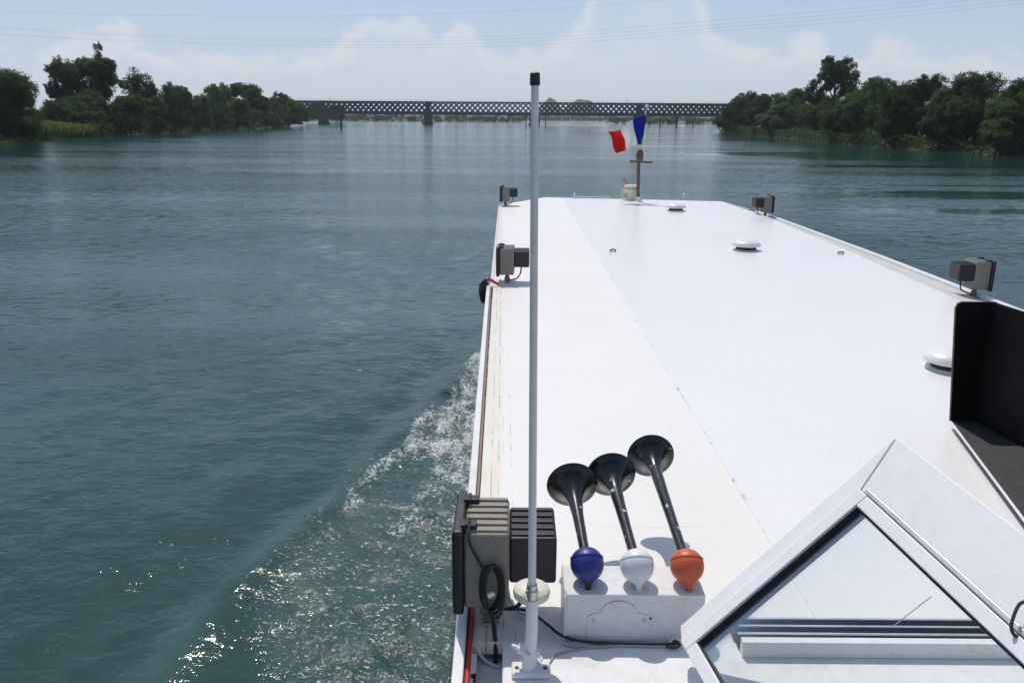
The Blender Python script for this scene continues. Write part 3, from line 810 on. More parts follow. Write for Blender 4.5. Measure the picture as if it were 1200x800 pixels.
for px in (387, 735):
    m_ = at_y(px, 118, YB - 0.3); MB().tube([(m_.x, YB - 0.3, ZT), (m_.x, YB - 0.3, ZT + 2.6)], 0.10, 6).bb((m_.x - 0.5, YB - 0.35, ZT + 2.2), (m_.x + 0.5, YB - 0.25, ZT + 2.35)).build('signal_post', m_bridge, br, local=False)

# mooring piles in front of the bridge
piles = [(400, 151.5, 132.6, 8.2, 'nearest and tallest dark mooring pile, standing alone left of the bridge\'s second pier'),
         (495.5, 145.5, 141, 6.0, 'short mooring pile just left of the stone pier in the middle of the bridge'),
         (616.5, 146.2, 135, 4.4, 'thin mooring pile left of the antenna pole below the bridge'),
         (631.8, 146.6, 135.5, 7.5, 'mooring pile immediately right of the antenna pole below the bridge'),
         (639.2, 146.7, 136, 5.0, 'mooring pile second to the right of the antenna pole below the bridge'),
         (761, 147.2, 142, 5.0, 'short mooring pile just right of the flag below the bridge'),
         (773.5, 148.2, 137, 7.0, 'tall mooring pile second to the right of the flag below the bridge'),
         (792.6, 150.5, 136.8, 7.8, 'mooring pile standing nearest among those right of the flag'),
         (812, 149, 143, 6.0, 'mooring pile below the bridge between the nearest one and the right bank trees'),
         (842, 149, 145, 5.0, 'stubby mooring pile at the tip of the right bank trees')]
for (px, pb, pt, wd, lab) in piles:
    b = at_z(px, pb, 0); tz = at_y(px, pt, b.y).z
    r_ = wd / 8.0 * b.y / 968 * 1.0
    r_ = min(0.75, max(0.35, r_))
    root = thing('mooring_pile', (b.x, b.y, 0), lab, 'mooring pile', 'mooring piles in the river before the bridge')
    MB().tube([(0, 0, -2), (0, 0, tz * 0.55), (0, 0, tz - 0.25)], [r_ * 1.05, r_, r_], 10).build('post', m_wood, root)
    MB().lathe([(0.01, tz - 0.26), (r_ * 1.15, tz - 0.25), (r_ * 1.15, tz - 0.05), (0.02, tz)], (0, 0, 0), (0, 0, 1), 10).build('cap', m_bridge, root)

# power lines high across the river
lines = [[(0, 32), (150, 41), (400, 46), (620, 41), (840, 24), (1000, 10), (1200, -12)],
         [(0, 33.5), (150, 43), (400, 49), (620, 45), (840, 29), (1000, 15), (1200, -6)],
         [(0, 40), (150, 47.5), (400, 53), (620, 49), (840, 33), (1000, 20), (1200, 0)],
         [(0, 41), (150, 49), (400, 56), (620, 53), (840, 37), (1000, 25), (1200, 4)],
         [(0, 13), (150, 18), (400, 19), (620, 12), (840, -5), (1000, -22), (1200, -48)]]
for i, ln in enumerate(lines):
    pts = [at_y(x, y, 330 - 150 * x / 1200) for x, y in ln]
    e0 = pts[0] + (pts[0] - pts[1]) * 0.8; e1 = pts[-1] + (pts[-1] - pts[-2]) * 1.2
    o = MB().tube(smooth_path([e0] + pts + [e1], 5), 0.017, 5).build('power_line', m_wire)
    setp(o, ['thin power line, highest of the bundle sagging across the sky', 'thin power line second from the top of the bundle in the sky', 'thin power line third from the top of the bundle in the sky', 'thin power line lowest of the bundle sagging across the sky', 'single faint power line far above the bundle near the top edge of the sky'][i], 'power line', 'power lines across the river')

# ------------------------------------------------------------------ the barge
ZR = 2.6
barge = thing('river_barge', (CX, 9.0, 0.0), 'long white roofed river barge seen along its cabin roof towards the bow', 'boat')


def xo(y): return float(np.interp(y, [-8, 2, 8.5, 17.9], [-0.17, -0.175, -0.268, -0.335]))   # outer port edge
XS = 1.15                                   # seam along the roof
tk_ = 0.05
def slab(name, poly, z, t, mat, bevel=0.0, parent=None):
    return MB().prism([(x, y, z - t) for x, y in poly], (0, 0, t)).build(name, mat, parent or barge, bevel, local=False)
YF = 2.56
left_poly = [(xo(YF) + 0.045, YF), (XS, YF), (XS, 19.62), (0.78, 19.7), (xo(17.8) + 0.06, 17.8), (xo(8.5) + 0.06, 8.5)]
xr = lambda y: float(np.interp(y, [2, 8.4, 11.7, 16.5, 18.2], [4.64, 4.66, 4.80, 4.90, 4.90]))
right_poly = [(XS + 0.004, YF), (xr(YF), YF), (xr(8.4), 8.4), (xr(11.7), 11.7), (xr(16.4), 16.4), (4.72, 19.0), (2.9, 19.35), (XS + 0.004, 19.62)]
slab('roof_panel', left_poly, ZR, tk_, m_roof_l)
slab('roof_panel', right_poly, ZR, tk_, m_roof_r)
# seam: a flat sealing strip, broken by dark flecks
ms_ = Mat('seam sealant'); nn_ = ms_.noise(5, 6, 0.7, stretch=(1, 2.2, 1))
ms_.val(ms_.b.inputs['Base Color'], ms_.mix(ms_.ramp(nn_, 0.55, 0.63), (0.74, 0.73, 0.71), (0.40, 0.37, 0.33))); ms_.b.inputs['Roughness'].default_value = 0.5
MB().bb((XS - 0.007, YF + 0.01, ZR - 0.002), (XS + 0.008, 19.55, ZR + 0.003)).build('roof_seam', ms_.m, barge, local=False)
# port edge: cream strip > rust line > raised white lip
def strip(name, f0, f1, ys, z0, z1, mat, bevel=0.0, parent=None):
    m = MB(); vs = []
    for y in ys: vs += [(f0(y), y, z0), (f1(y), y, z0), (f1(y), y, z1), (f0(y), y, z1)]
    fs = [(4 * i + k, 4 * i + (k + 1) % 4, 4 * i + 4 + (k + 1) % 4, 4 * i + 4 + k) for i in range(len(ys) - 1) for k in range(4)] + [(3, 2, 1, 0), tuple(4 * (len(ys) - 1) + k for k in range(4))]
    return m.add(vs, fs).build(name, mat, parent or barge, bevel, local=False)
ysl = [1.2, 2, 3, 4.5, 6, 7.5, 9.0]; ysf = [9.0, 11, 13, 15.5, 17.75]
strip('edge_lip', lambda y: xo(y) - 0.012, lambda y: xo(y) + 0.027, ysl, 2.40, 2.625, m_white, 0.006)
strip('edge_trim', lambda y: xo(y) + 0.029, lambda y: xo(y) + 0.043, ysl, 2.5, 2.598, m_rust)
strip('edge_lip', lambda y: xo(y) + 0.02, lambda y: xo(y) + 0.058, ysf, 2.45, 2.59, m_grey_edge, 0.006)
# starboard edge: sloping margin then a white lip
def xout(y): return float(np.interp(y, [2, 8.4, 11.7, 16.5, 18.2], [5.10, 5.12, 5.17, 5.12, 5.0]))
ysr = [1.2, 4, 6, 8.4, 11.7, 14, 16.4, 17.4]
vs = []; fs = []
for y in ysr: vs += [(xr(y) + 0.003, y, ZR - 0.005), (xout(y), y, ZR - 0.075), (xout(y), y, ZR - 0.13), (xr(y) + 0.003, y, ZR - 0.06)]
for i in range(len(ysr) - 1): fs += [(4 * i + k, 4 * i + (k + 1) % 4, 4 * i + 4 + (k + 1) % 4, 4 * i + 4 + k) for k in range(4)]
fs += [(3, 2, 1, 0), tuple(4 * (len(ysr) - 1) + k for k in range(4))]
MB().add(vs, fs).build('roof_margin', m_grey_edge, barge, local=False)
strip('edge_lip', lambda y: xout(y) + 0.003, lambda y: xout(y) + 0.075, ysr, 2.40, 2.56, m_white, 0.008)
# front coaming and corner plates
fr_pts = [(xo(17.8) + 0.05, 17.8), (0.78, 19.7), (XS, 19.62), (2.9, 19.35), (4.72, 19.0), (4.90, 17.4)]
for a, b in zip(fr_pts, fr_pts[1:]):
    va = Vector((*a, 0)); vb = Vector((*b, 0)); nrm = Vector((-(vb - va).y, (vb - va).x, 0)).normalized() * 0.04
    MB().prism([(va.x, va.y, 2.0), (vb.x, vb.y, 2.0), (vb.x, vb.y, ZR - 0.003), (va.x, va.y, ZR - 0.003)], nrm).build('front_bulkhead', m_white, barge, local=False)
# hull
hp_ = [(xo(9) + 0.06, -9), (xo(9) + 0.05, 17.4), (0.75, 20.9), (1.7, 22.9), (2.45, 23.6), (3.2, 22.9), (4.35, 20.9), (5.15, 17.4), (5.15, -9)]
MB().prism([(x, y, -0.8) for x, y in hp_], (0, 0, 2.25)).build('hull', m_hull, barge, local=False)
slab('fore_deck', [(x, y) for x, y in hp_[1:8]], 1.475, 0.02, m_grey_edge)
MB().bb((xo(5) + 0.10, 2.2, 1.46), (5.07, 17.3, 2.52)).build('cabin_wall', m_white, barge, local=False)
# ledge in front of the wheelhouse, port gutter well beside it
MB().bb((-0.025, 2.05, 2.45), (5.0, YF - 0.004, 2.612)).build('ledge', m_white, barge, 0.008, local=False)
MB().bb((xo(2) + 0.045, 1.2, 2.40), (-0.03, YF - 0.006, 2.47)).build('gutter', m_grey_edge, barge, local=False)
MB().bb((xo(2) + 0.06, 2.10, 2.472), (-0.05, 2.16, 2.60)).build('gutter_rib', m_cream, barge, local=False)
slab('aft_deck', [(-0.11, -9), (5.1, -9), (5.1, 2.04), (-0.11, 2.04)], 1.50, 0.02, m_grey_edge)
MB().bb((0.02, 1.99, 1.5), (5.0, 2.04, 2.60)).build('aft_bulkhead', m_white, barge, local=False)

# window track on a coaming across the roof
tr = thing('window_sill', (2.6, 2.62, 2.612), 'white sill with two dark sliding tracks across the roof, seen through the tilted glass', 'window sill')
s0 = at_z(835, 770, 2.612); yb = s0.y
MB().bb((0.80, yb, 2.612), (4.55, yb + 0.035, 2.672)).build('sill_board', m_white, tr, 0.004, local=False)
for k in range(3):
    MB().bb((0.80, yb + 0.062 + k * 0.045, 2.603), (4.55, yb + 0.073 + k * 0.045, 2.660)).build('track_rail', m_screen, tr, local=False)
    MB().bb((0.80, yb + 0.0625 + k * 0.045, 2.6605), (4.55, yb + 0.0725 + k * 0.045, 2.664)).build('rail_cap', m_alu, tr, local=False)
MB().bb((0.80, yb + 0.037, 2.601), (4.55, yb + 0.175, 2.622)).build('track_bed', m_screen, tr, local=False)

# ------------------------------------------------------------------ tilted window sash (lower right)
SC = 0.95
cpos = Vector((0, 0, ZC))
n_ = Vector((-.66, -.24, .71)).normalized(); p0 = Vector((.607, 2.524, 2.62))
def onp(x, y, up=0.0):
    dd = ray(x, y); t = (p0 - cpos).dot(n_) / dd.dot(n_)
    return cpos + dd * t * SC + n_ * up
C1 = onp(799, 752); C2 = onp(1008, 574)
ex = (C2 - C1).normalized()                # along the far bar
ey = n_.cross(ex).normalized()
if ey.y > 0: ey = -ey                      # down, towards the wheelhouse
wl = (C2 - C1).length; ln_ = 0.92
sash = thing('window_sash', (C1 + ex * wl * 0.5 + ey * 0.4), 'opened white framed window sash tilted over the roof at the lower right', 'window')
def pt(a, b, up=0.0): return C1 + ex * a + ey * b + n_ * up
def bar(name, a0, b0, a1, b1, u0, u1, mat, bev=0.004, parent=None):
    m = MB().prism([pt(a0, b0, u0), pt(a1, b0, u0), pt(a1, b1, u0), pt(a0, b1, u0)], n_ * (u1 - u0))
    return m.build(name, mat, parent or sash, bev, local=False)
fw = 0.045
# outer casing board: far side and the wide tapering cheek on the right
def inpl(x, y): v = onp(x, y) - C1; return v.dot(ex), v.dot(ey)
oP = inpl(1050, 512); oQ = inpl(1200, 625); oL = inpl(797, 733)
dirq = ((oQ[0] - oP[0]) / (oQ[1] - oP[1]))
oE = (oP[0] + dirq * (ln_ - oP[1]), ln_)
cheek = [(wl + 0.002, 0.0), (oP[0], oP[1]), oE, (wl + 0.002, ln_)]
MB().prism([pt(a, b, -0.03) for a, b in cheek], n_ * 0.026).build('side_board', m_sash, sash, 0.003, local=False)
farb = [(-0.002, -0.001), (oL[0], oL[1]), (oP[0] - 0.002, oP[1]), (wl, -0.001)]
MB().prism([pt(a, b, -0.03) for a, b in farb], n_ * 0.030).build('top_board', m_sash, sash, 0.003, local=False)
bar('top_rail', 0, 0.0, wl, fw, -0.035, 0.012, m_sash)
bar('side_rail', wl - fw, fw + 0.001, wl, ln_, -0.035, 0.012, m_sash)
bar('side_rail', 0, fw + 0.001, fw, ln_, -0.035, 0.012, m_sash)
bar('bottom_rail', fw + 0.001, ln_ - fw, wl - fw - 0.001, ln_, -0.035, 0.012, m_sash)
gk = 0.006
bar('side_bead', wl + 0.004, 0.02, wl + 0.020, ln_, -0.003, 0.008, m_alu, 0.003)
for nm, q_ in (('gasket', (fw, fw, wl - fw, fw + gk)), ('gasket', (fw, fw + gk, fw + gk, ln_ - fw)), ('gasket', (wl - fw - gk, fw + gk, wl - fw, ln_ - fw))):
    bar(nm, *q_, -0.028, 0.002, m_gasket, 0.0)
bar('inner_channel', fw + gk, fw + gk, wl - fw - gk, fw + gk + 0.016, -0.034, -0.020, m_black, 0.0)
bar('pane', fw + 0.001, fw + 0.001, wl - fw - 0.001, ln_ - fw - 0.001, -0.014, -0.009, m_glass, 0.0)
# stay wire behind the pane, hook on the cheek, legs down to the bulkhead
MB().tube([onp(1086, 692, -0.03), onp(1041, 727, -0.03)], 0.0014, 6).build('stay_wire', m_steel, sash, local=False)
hk = [onp(1206, 706, 0.012), onp(1199, 716, 0.03), onp(1192, 738, 0.035), onp(1191, 746, 0.02), onp(1196, 749, 0.0)]
MB().tube(smooth_path(hk, 5), 0.0045, 8).build('latch_hook', m_black, sash, local=False)
for a in (0.12, wl - 0.1):
    e = pt(a, ln_ - 0.02, -0.03); MB().tube([e, (e.x, e.y, 1.5)], 0.016, 10).build('support_leg', m_steel, sash, local=False)

# ------------------------------------------------------------------ black light screen (right)
ls = thing('light_screen', (2.7, 4.72, ZR), 'black painted open light screen box with grey floor at the right picture edge', 'light screen')
zf = 2.655
A = at_z(1115, 492, zf); Bq = at_z(1200, 605, zf)
ztop = at_y(1140, 354, A.y).z
xa = A.x - 0.03; xb = at_y(1163, 353, A.y).x
dirf = (Bq - A); Bend = A + dirf * 1.35
rt = at_z(1200, 366, ztop); dr = (rt - Vector((xb, A.y, ztop))).normalized()
rEnd = Vector((xb, A.y, ztop)) + dr * 1.9
rc = 0.035
back = [(A.x - 0.002, A.y, zf - 0.018), (xb + 0.03, A.y, zf - 0.018), (xb + 0.03, A.y, ztop), (at_y(1122, 354, A.y).x + rc, A.y, ztop), (at_y(1122, 354, A.y).x + 0.01, A.y, ztop - 0.012), (at_y(1122, 354, A.y).x, A.y, ztop - rc)]
MB().prism(back, (0, 0.018, 0)).build('back_board', m_screen, ls, 0.0, local=False)
sn = Vector((-dr.y, dr.x, 0)) * -0.018
MB().prism([(xb + 0.001, A.y + 0.008, zf - 0.03), (rEnd.x, rEnd.y, zf - 0.03), (rEnd.x, rEnd.y, ztop - 0.002), (xb + 0.001, A.y + 0.008, ztop - 0.002)], (0.024, 0.0, 0)).build('side_board', m_screen, ls, 0.0, local=False)
MB().prism([(A.x, A.y - 0.002, zf - 0.02), (Bend.x, Bend.y, zf - 0.02), (rEnd.x + 0.010, rEnd.y + 0.002, zf - 0.02), (xb + 0.010, A.y + 0.004, zf - 0.02)], (0, 0, 0.018)).build('floor_plate', m_floorplate, ls, 0.0, local=False)
e0 = A + Vector((-0.004, -0.002, -0.009)); e1 = Bend + Vector((-0.004, 0, -0.009))
MB().tube([e0, e1], 0.007, 8).build('floor_edge', m_white, ls, local=False)
xl = at_y(1122, 354, A.y).x
MB().tube([(A.x - 0.004, A.y + 0.009, zf), (xl - 0.002, A.y + 0.009, ztop - rc), (xl + 0.008, A.y + 0.009, ztop - 0.010), (xl + rc, A.y + 0.009, ztop + 0.001)], 0.0055, 6).build('edge_bead', m_rust, ls, local=False)
for f in (0.15, 0.8):
    p = A.lerp(Bend, f) + Vector((0.10, 0, 0)); MB().bb((p.x - 0.02, p.y - 0.02, ZR - 0.01), (p.x + 0.02, p.y + 0.02, zf - 0.02)).build('foot', m_black, ls, local=False)

# ------------------------------------------------------------------ horn bracket and three horns
yk = 2.56; ZK = 2.793
bk = thing('horn_bracket', (0.44, 2.65, ZR), 'white painted sheet metal bracket with arched cover plate carrying three horns', 'bracket')
xa_, xb_, xc_ = 0.198, 0.684, 0.56
th_ = 0.006
MB().prism([(xa_, yk, ZR), (xc_, yk, ZR), (xb_, yk, ZK - 0.035), (xb_, yk, ZK), (xa_, yk, ZK)], (0, th_, 0)).build('front_sheet', m_bracket, bk, 0.0015, local=False)
MB().bb((xa_, yk + th_ + 0.0005, ZK - th_), (xb_, 2.755, ZK)).build('top_sheet', m_bracket, bk, 0.0015, local=False)
MB().prism([(xa_ - 0.007, yk - 0.004, ZR), (xa_ - 0.007, 2.755, ZR), (xa_ - 0.007, 2.755, ZK + 0.006), (xa_ - 0.007, yk + 0.02, ZK + 0.006), (xa_ - 0.007, yk - 0.004, ZK - 0.01)], (0.0065, 0, 0)).build('end_sheet', m_bracket, bk, 0.0015, local=False)
MB().bb((xa_, 2.749, ZR), (xb_ - 0.1, 2.755, ZK - th_ - 0.001)).build('rear_sheet', m_bracket, bk, 0.0, local=False)
def ky(cx8, cy8):                          # from the photo crop to the sheet's own plane
    p = at_y(640 + cx8 / 5, 640 + cy8 / 5, yk); return p.x, p.z
arch = [(238, 548), (242, 410), (252, 400), (300, 388), (318, 378)]
for k in range(11):
    a = math.pi * (1 - k / 10); arch.append((428 + 105 * math.cos(a), 385 - 68 * math.sin(a)))
arch += [(545, 388), (575, 396), (598, 402), (604, 412), (602, 548)]
cvp = MB().prism([(ky(*a)[0], yk - 0.0045, max(ky(*a)[1], ZR + 0.012)) for a in arch], (0, 0.004, 0)).build('cover_plate', m_bracket, bk, 0.0012, local=False)
for (a, b) in ((277, 425), (574, 425)):
    x_, z_ = ky(a, b); MB().lathe([(0.006, 0.0), (0.006, 0.003), (0.003, 0.005)], (x_, yk - 0.0046, z_), (0, -1, 0), 12).build('screw', m_steel, cvp, local=False)
x_, z_ = ky(612, 420); MB().lathe([(0.0045, 0.0), (0.0045, 0.002), (0.001, 0.0025)], (x_, yk - 0.0002, z_), (0, -1, 0), 12).build('bolt', m_black, bk, local=False)

ZBALL = ZK + 0.071
def horn(bpx, mpx, mat, label):
    B = at_z(*bpx, ZBALL); Mo = at_z(*mpx, ZBALL + 0.075)
    dv = (Mo - B); Ln = dv.length; ax = dv.normalized()
    root = thing('air_horn', (B.x, B.y, ZK), label, 'horn', 'three trumpet horns on the bracket')
    o = Vector((0, 0, ZBALL - ZK))
    rb = 0.0605
    prof = []
    for k in range(19):                    # pear shaped driver: neck towards the wheelhouse, dome in front
        a = math.pi * k / 18; s = -math.cos(a)
        if s < -0.88: continue
        prof.append((max(rb * math.sin(a), 0.003), s * rb * (1.06 if s < 0 else 0.98)))
    prof = [(0.0140, -1.13 * rb), (0.0170, -1.08 * rb), (0.0230, -1.01 * rb)] + prof
    tilt = (ax + Vector((0, 0, 0.90))).normalized()   # the caps tip down towards the bracket
    dcp = MB().lathe(prof, o, tilt, 36).build('driver_cap', mat, root)
    MB().lathe([(rb * 0.955, 0.016), (rb * 0.995, 0.017), (rb * 0.985, 0.022), (rb * 0.90, 0.024)], o, tilt, 36).build('cap_rim', mat, dcp)
    nk = o - tilt * rb * 1.12
    MB().tube([nk, nk - tilt * 0.003, (nk.x, nk.y - 0.003, 0.005), (nk.x, nk.y - 0.003, -0.002)], [0.0150, 0.0120, 0.0095, 0.012], 12).build('mounting_stud', m_black if mat is m_blue else mat, root)
    tubeprof = [(0.0175, rb * 0.7), (0.0180, rb * 1.2), (0.0195, Ln * 0.35), (0.0225, Ln * 0.60), (0.0255, Ln - 0.17), (0.0285, Ln - 0.115), (0.034, Ln - 0.078), (0.044, Ln - 0.050), (0.060, Ln - 0.029), (0.080, Ln - 0.015), (0.097, Ln - 0.006), (0.1035, Ln - 0.001), (0.1055, Ln + 0.002), (0.1035, Ln + 0.004), (0.090, Ln - 0.006), (0.070, Ln - 0.025), (0.050, Ln - 0.054), (0.035, Ln - 0.09), (0.025, Ln - 0.14), (0.018, Ln - 0.2)]
    ob = MB().lathe(tubeprof, o, ax, 48).build('bell', m_horn, root)
    return root
horn((688, 660), (670.5, 568), m_blue, 'shortest black trumpet horn with a blue ball cap, left of three on the bracket')
horn((746.5, 662), (716, 556), m_ballw, 'middle black trumpet horn with a white ball cap on the bracket')
horn((805, 662), (762.5, 534), m_red, 'longest black trumpet horn with an orange red ball cap, right of three on the bracket')

# ------------------------------------------------------------------ antenna pole, receiver disc, cables
YA = 2.38; ZL = 2.612
ft = at_z(622, 787, ZL); YA = ft.y
an = thing('antenna_pole', (ft.x, ft.y, ZL), 'tall thin grey whip antenna with black tip on a white ratchet foot', 'antenna')
b0 = at_y(623.5, 690, YA); tp = at_y(627, 85, YA)
dirp = (tp - b0).normalized()
MB().tube([b0 - dirp * 0.02, b0.lerp(tp, 0.5), tp - dirp * 0.03], [0.0130, 0.0120, 0.0108], 16).build('rod', m_grayrod, an, local=False)
MB().tube([tp - dirp * 0.035, tp - dirp * 0.030, tp - dirp * 0.002, tp + dirp * 0.001], [0.0125, 0.0145, 0.0135, 0.008], 14).build('tip_cap', m_black, an, local=False)
MB().tube([b0 - dirp * 0.035, b0 + dirp * 0.02, b0 + dirp * 0.022], [0.0175, 0.0175, 0.0150], 16).tube([b0 - dirp * 0.012, b0 - dirp * 0.0], 0.0215, 16).build('ferrule', m_steel, an, local=False)
b1 = b0 - dirp * 0.165
MB().tube([b1, b0 - dirp * 0.035], [0.0205, 0.0200], 16).build('lower_sleeve', m_white, an, local=False)
q0 = Vector((ft.x, ft.y, ZL))
ftp = MB().bb((ft.x - 0.065, ft.y - 0.04, ZL), (ft.x + 0.065, ft.y + 0.03, ZL + 0.022)).build('foot_plate', m_white, an, 0.008, 3, local=False)
for s_ in (-1, 1):
    MB().lathe([(0.0075, 0), (0.0075, 0.0015), (0.003, 0.0016)], (ft.x + s_ * 0.047, ft.y - 0.008, ZL + 0.0222), (0, 0, 1), 12).build('bolt_hole', m_black, ftp, local=False)
kn = Vector((b1.x - 0.004, b1.y + 0.005, ZL + 0.075))
MB().tube([(ft.x - 0.006, ft.y, ZL + 0.02), (ft.x - 0.006, ft.y + 0.003, ZL + 0.08)], [0.026, 0.022], 14).build('swivel_post', m_white, an, local=False)
MB().tube([kn + Vector((-0.040, 0.0, 0.012)), kn + Vector((0.034, 0.0, -0.004))], 0.017, 14).build('ratchet_hub', m_white, an, local=False)
MB().tube([kn + Vector((-0.062, 0, 0.024)), kn + Vector((-0.048, -0.005, 0.02)), kn + Vector((-0.005, -0.030, 0.002))], [0.006, 0.009, 0.007], 8).build('clamp_lever', m_white, an, local=False)
MB().tube([kn, b1 + dirp * 0.02], [0.020, 0.0205], 14).build('knuckle', m_white, an, local=False)

YG = YA + 0.075
gc = at_y(623, 690, YG)
gp = thing('satellite_receiver', (gc.x, gc.y, ZL), 'round cream satellite receiver disc on a short white stem behind the antenna pole', 'receiver')
MB().lathe([(0.02, -0.032), (0.052, -0.030), (0.060, -0.022), (0.0625, -0.008), (0.0600, 0.004), (0.050, 0.013), (0.030, 0.018), (0.004, 0.019)], gc, (0, 0, 1), 40).build('dome', m_dome, gp, local=False)
MB().tube([(gc.x, gc.y, ZL + 0.006), (gc.x, gc.y, gc.z - 0.031)], 0.016, 16).build('stem', m_white, gp, local=False)
MB().lathe([(0.040, 0), (0.042, 0.004), (0.036, 0.009), (0.012, 0.012)], (gc.x, gc.y, ZL), (0, 0, 1), 28).build('flange', m_white, gp, local=False)


def cable(pix, z, r, mat, label, name='cable', zs=None):
    pts = [at_z(x, y, (zs[i] if zs else z)) for i, (x, y) in enumerate(pix)]
    o = MB().tube(smooth_path(pts, 8), r, 8).build(name, mat)
    return setp(o, label, 'cable')
cable([(598, 712), (620, 716), (640, 730), (660, 745), (690, 752), (730, 754), (775, 754.5), (795, 753)], 0, 0.0055, m_black, 'black cable curving round the horn bracket to the window corner', zs=[2.62, 2.62, 2.625, 2.625, 2.625, 2.62, 2.62, 2.625])
m_greycable = paint('grey cable', (0.36, 0.36, 0.36), 0.5, 0.1)
cable([(634, 728), (648, 744), (665, 756), (690, 757), (725, 756), (760, 757), (785, 757)], 0, 0.0045, m_greycable, 'grey cable lying beside the black cable along the ledge', zs=[2.66, 2.64, 2.617, 2.617, 2.617, 2.617, 2.617])
cable([(642, 780), (650, 768), (662, 763), (690, 758.5), (720, 757.5)], 2.6165, 0.0032, m_greycable, 'thin grey wire looping from the antenna foot to the ledge')
cable([(786, 755), (791, 750), (797, 755), (789, 759), (780, 756)], 2.622, 0.004, m_black, 'short twist of black tape at the end of the cables')
# red hose and white pipe in the port gutter
o = MB().tube(smooth_path([at_z(555, 690, 2.606), at_z(553, 728, 2.606), at_z(550, 762, 2.606), at_z(547, 800, 2.606), at_z(545, 835, 2.606)], 8), 0.0085, 10).build('hose', m_redhose); setp(o, 'red hose running along the port gutter below the near floodlight', 'hose')
o = MB().tube(smooth_path([at_z(555, 748, 2.600), at_z(561, 764, 2.56), at_z(571, 775, 2.53), at_z(584, 781, 2.53)], 8), 0.006, 10).build('cable', m_white); setp(o, 'white cable looping in the port gutter below the near floodlight', 'cable')
o = MB().tube([at_z(552, 792, 2.49), at_z(580, 786, 2.49)], 0.007, 8).build('pipe', m_rust); setp(o, 'short brown pipe lying across the port gutter at the bottom picture edge', 'pipe')
o = MB().tube(smooth_path([at_z(596, 690, 2.615), at_z(598, 704, 2.61), at_z(606, 716, 2.607), at_z(622, 722, 2.607)], 6), 0.004, 8).build('cable', m_greycable); setp(o, 'grey lead on the roof beside the near floodlight shadow', 'cable')

# ------------------------------------------------------------------ floodlights
FG = 'floodlights along the roof edges'
def floodlight_proto():
    root = thing('floodlight', (0, 0, 0), 'large khaki floodlight with black gear box and coiled cable on the near left roof edge', 'floodlight', FG)
    h = MB().bb((-0.08, -0.145, 0.10), (0.08, 0.145, 0.395)); hou = h.build('housing', m_khaki, root, 0.014, 3)
    rb = MB()
    for k in range(6): rb.bb((-0.074, -0.128 + k * 0.048, 0.393), (0.074, -0.106 + k * 0.048, 0.403))
    rb.build('top_rib', m_khaki, hou, 0.003)
    lfr = MB().bb((-0.118, -0.160, 0.083), (-0.0805, 0.160, 0.412)).build('lens_frame', m_black, root, 0.010, 3)
    MB().bb((-0.121, -0.138, 0.105), (-0.1185, 0.138, 0.39)).build('lens_glass', m_gasket, lfr)
    gbx = MB().bb((0.0805, -0.115, 0.185), (0.25, 0.135, 0.365)).build('gear_box', m_black, root, 0.012, 3)
    r2 = MB()
    for k in range(5): r2.bb((0.088, -0.098 + k * 0.048, 0.364), (0.242, -0.076 + k * 0.048, 0.372))
    r2.build('gear_box_rib', m_black, gbx, 0.003)
    for y in (-0.10, 0.10):
        MB().bb((-0.092, y - 0.022, 0.396), (-0.035, y + 0.022, 0.420)).tube([(-0.07, y - 0.03, 0.418), (-0.07, y + 0.03, 0.418)], 0.008, 8).build('clip', m_black, hou, 0.004)
    MB().bb((-0.02, -0.10, 0.0), (0.03, 0.10, 0.008)).build('base_strap', m_steel, root, 0.002)
    MB().lathe([(0.032, 0.006), (0.032, 0.05), (0.022, 0.06), (0.022, 0.1)], (0.0, 0, 0), (0, 0, 1), 16).build('swivel_foot', m_khaki, root)
    MB().tube(smooth_path([(0.16, 0.0, 0.19), (0.15, -0.01, 0.10), (0.11, -0.05, 0.05), (0.06, -0.03, 0.03), (0.02, 0.02, 0.012)], 6), 0.008, 8).build('lead', m_black, root)
    return root
fl = floodlight_proto()
spots = [((-0.085, 2.755, ZR), 0.0, None),
         ((-0.06, 9.27, ZR), -2, 'khaki floodlight on the left roof edge by the black fender, second along that side'),
         ((-0.16, 17.75, ZR), 3, 'small distant floodlight at the far left corner of the roof'),
         ((5.12, 9.0, 2.53), 176, 'khaki floodlight on the right roof edge above the black light screen'),
         ((5.02, 16.55, 2.54), 183, 'small distant floodlight on the far right roof edge near the flag')]
for i, (loc, rz, lab) in enumerate(spots):
    o = fl if i == 0 else copy_tree(fl)
    o.location = loc; o.rotation_euler = (0, 0, R(rz))
    if lab: o['label'] = lab
# coil of black cable hanging on the near floodlight
cz = MB()
for k in range(4):
    pts = [(0.012 + 0.034 * math.cos(a) + k * 0.006, -0.158 - k * 0.010 - 0.01 * math.sin(a * 2 + k), 0.195 + (0.085 + k * 0.006) * math.sin(a)) for a in np.linspace(0, 2 * math.pi, 22)]
    cz.tube(pts, 0.0048, 8, caps=False)
cz.tube(smooth_path([(-0.06, -0.10, 0.425), (-0.06, -0.17, 0.39), (-0.025, -0.163, 0.30), (0.0, -0.17, 0.27)], 8), 0.0055, 8)
cz.tube(smooth_path([(0.02, -0.18, 0.12), (0.03, -0.18, 0.03), (0.035, -0.20, -0.05), (0.03, -0.22, -0.13)], 8), 0.008, 8)
cz.build('cable_coil', m_black, fl)
MB().tube([(0.008, -0.205, 0.19), (0.030, -0.200, 0.20)], 0.012, 8).build('cable_tie', m_steel, fl)

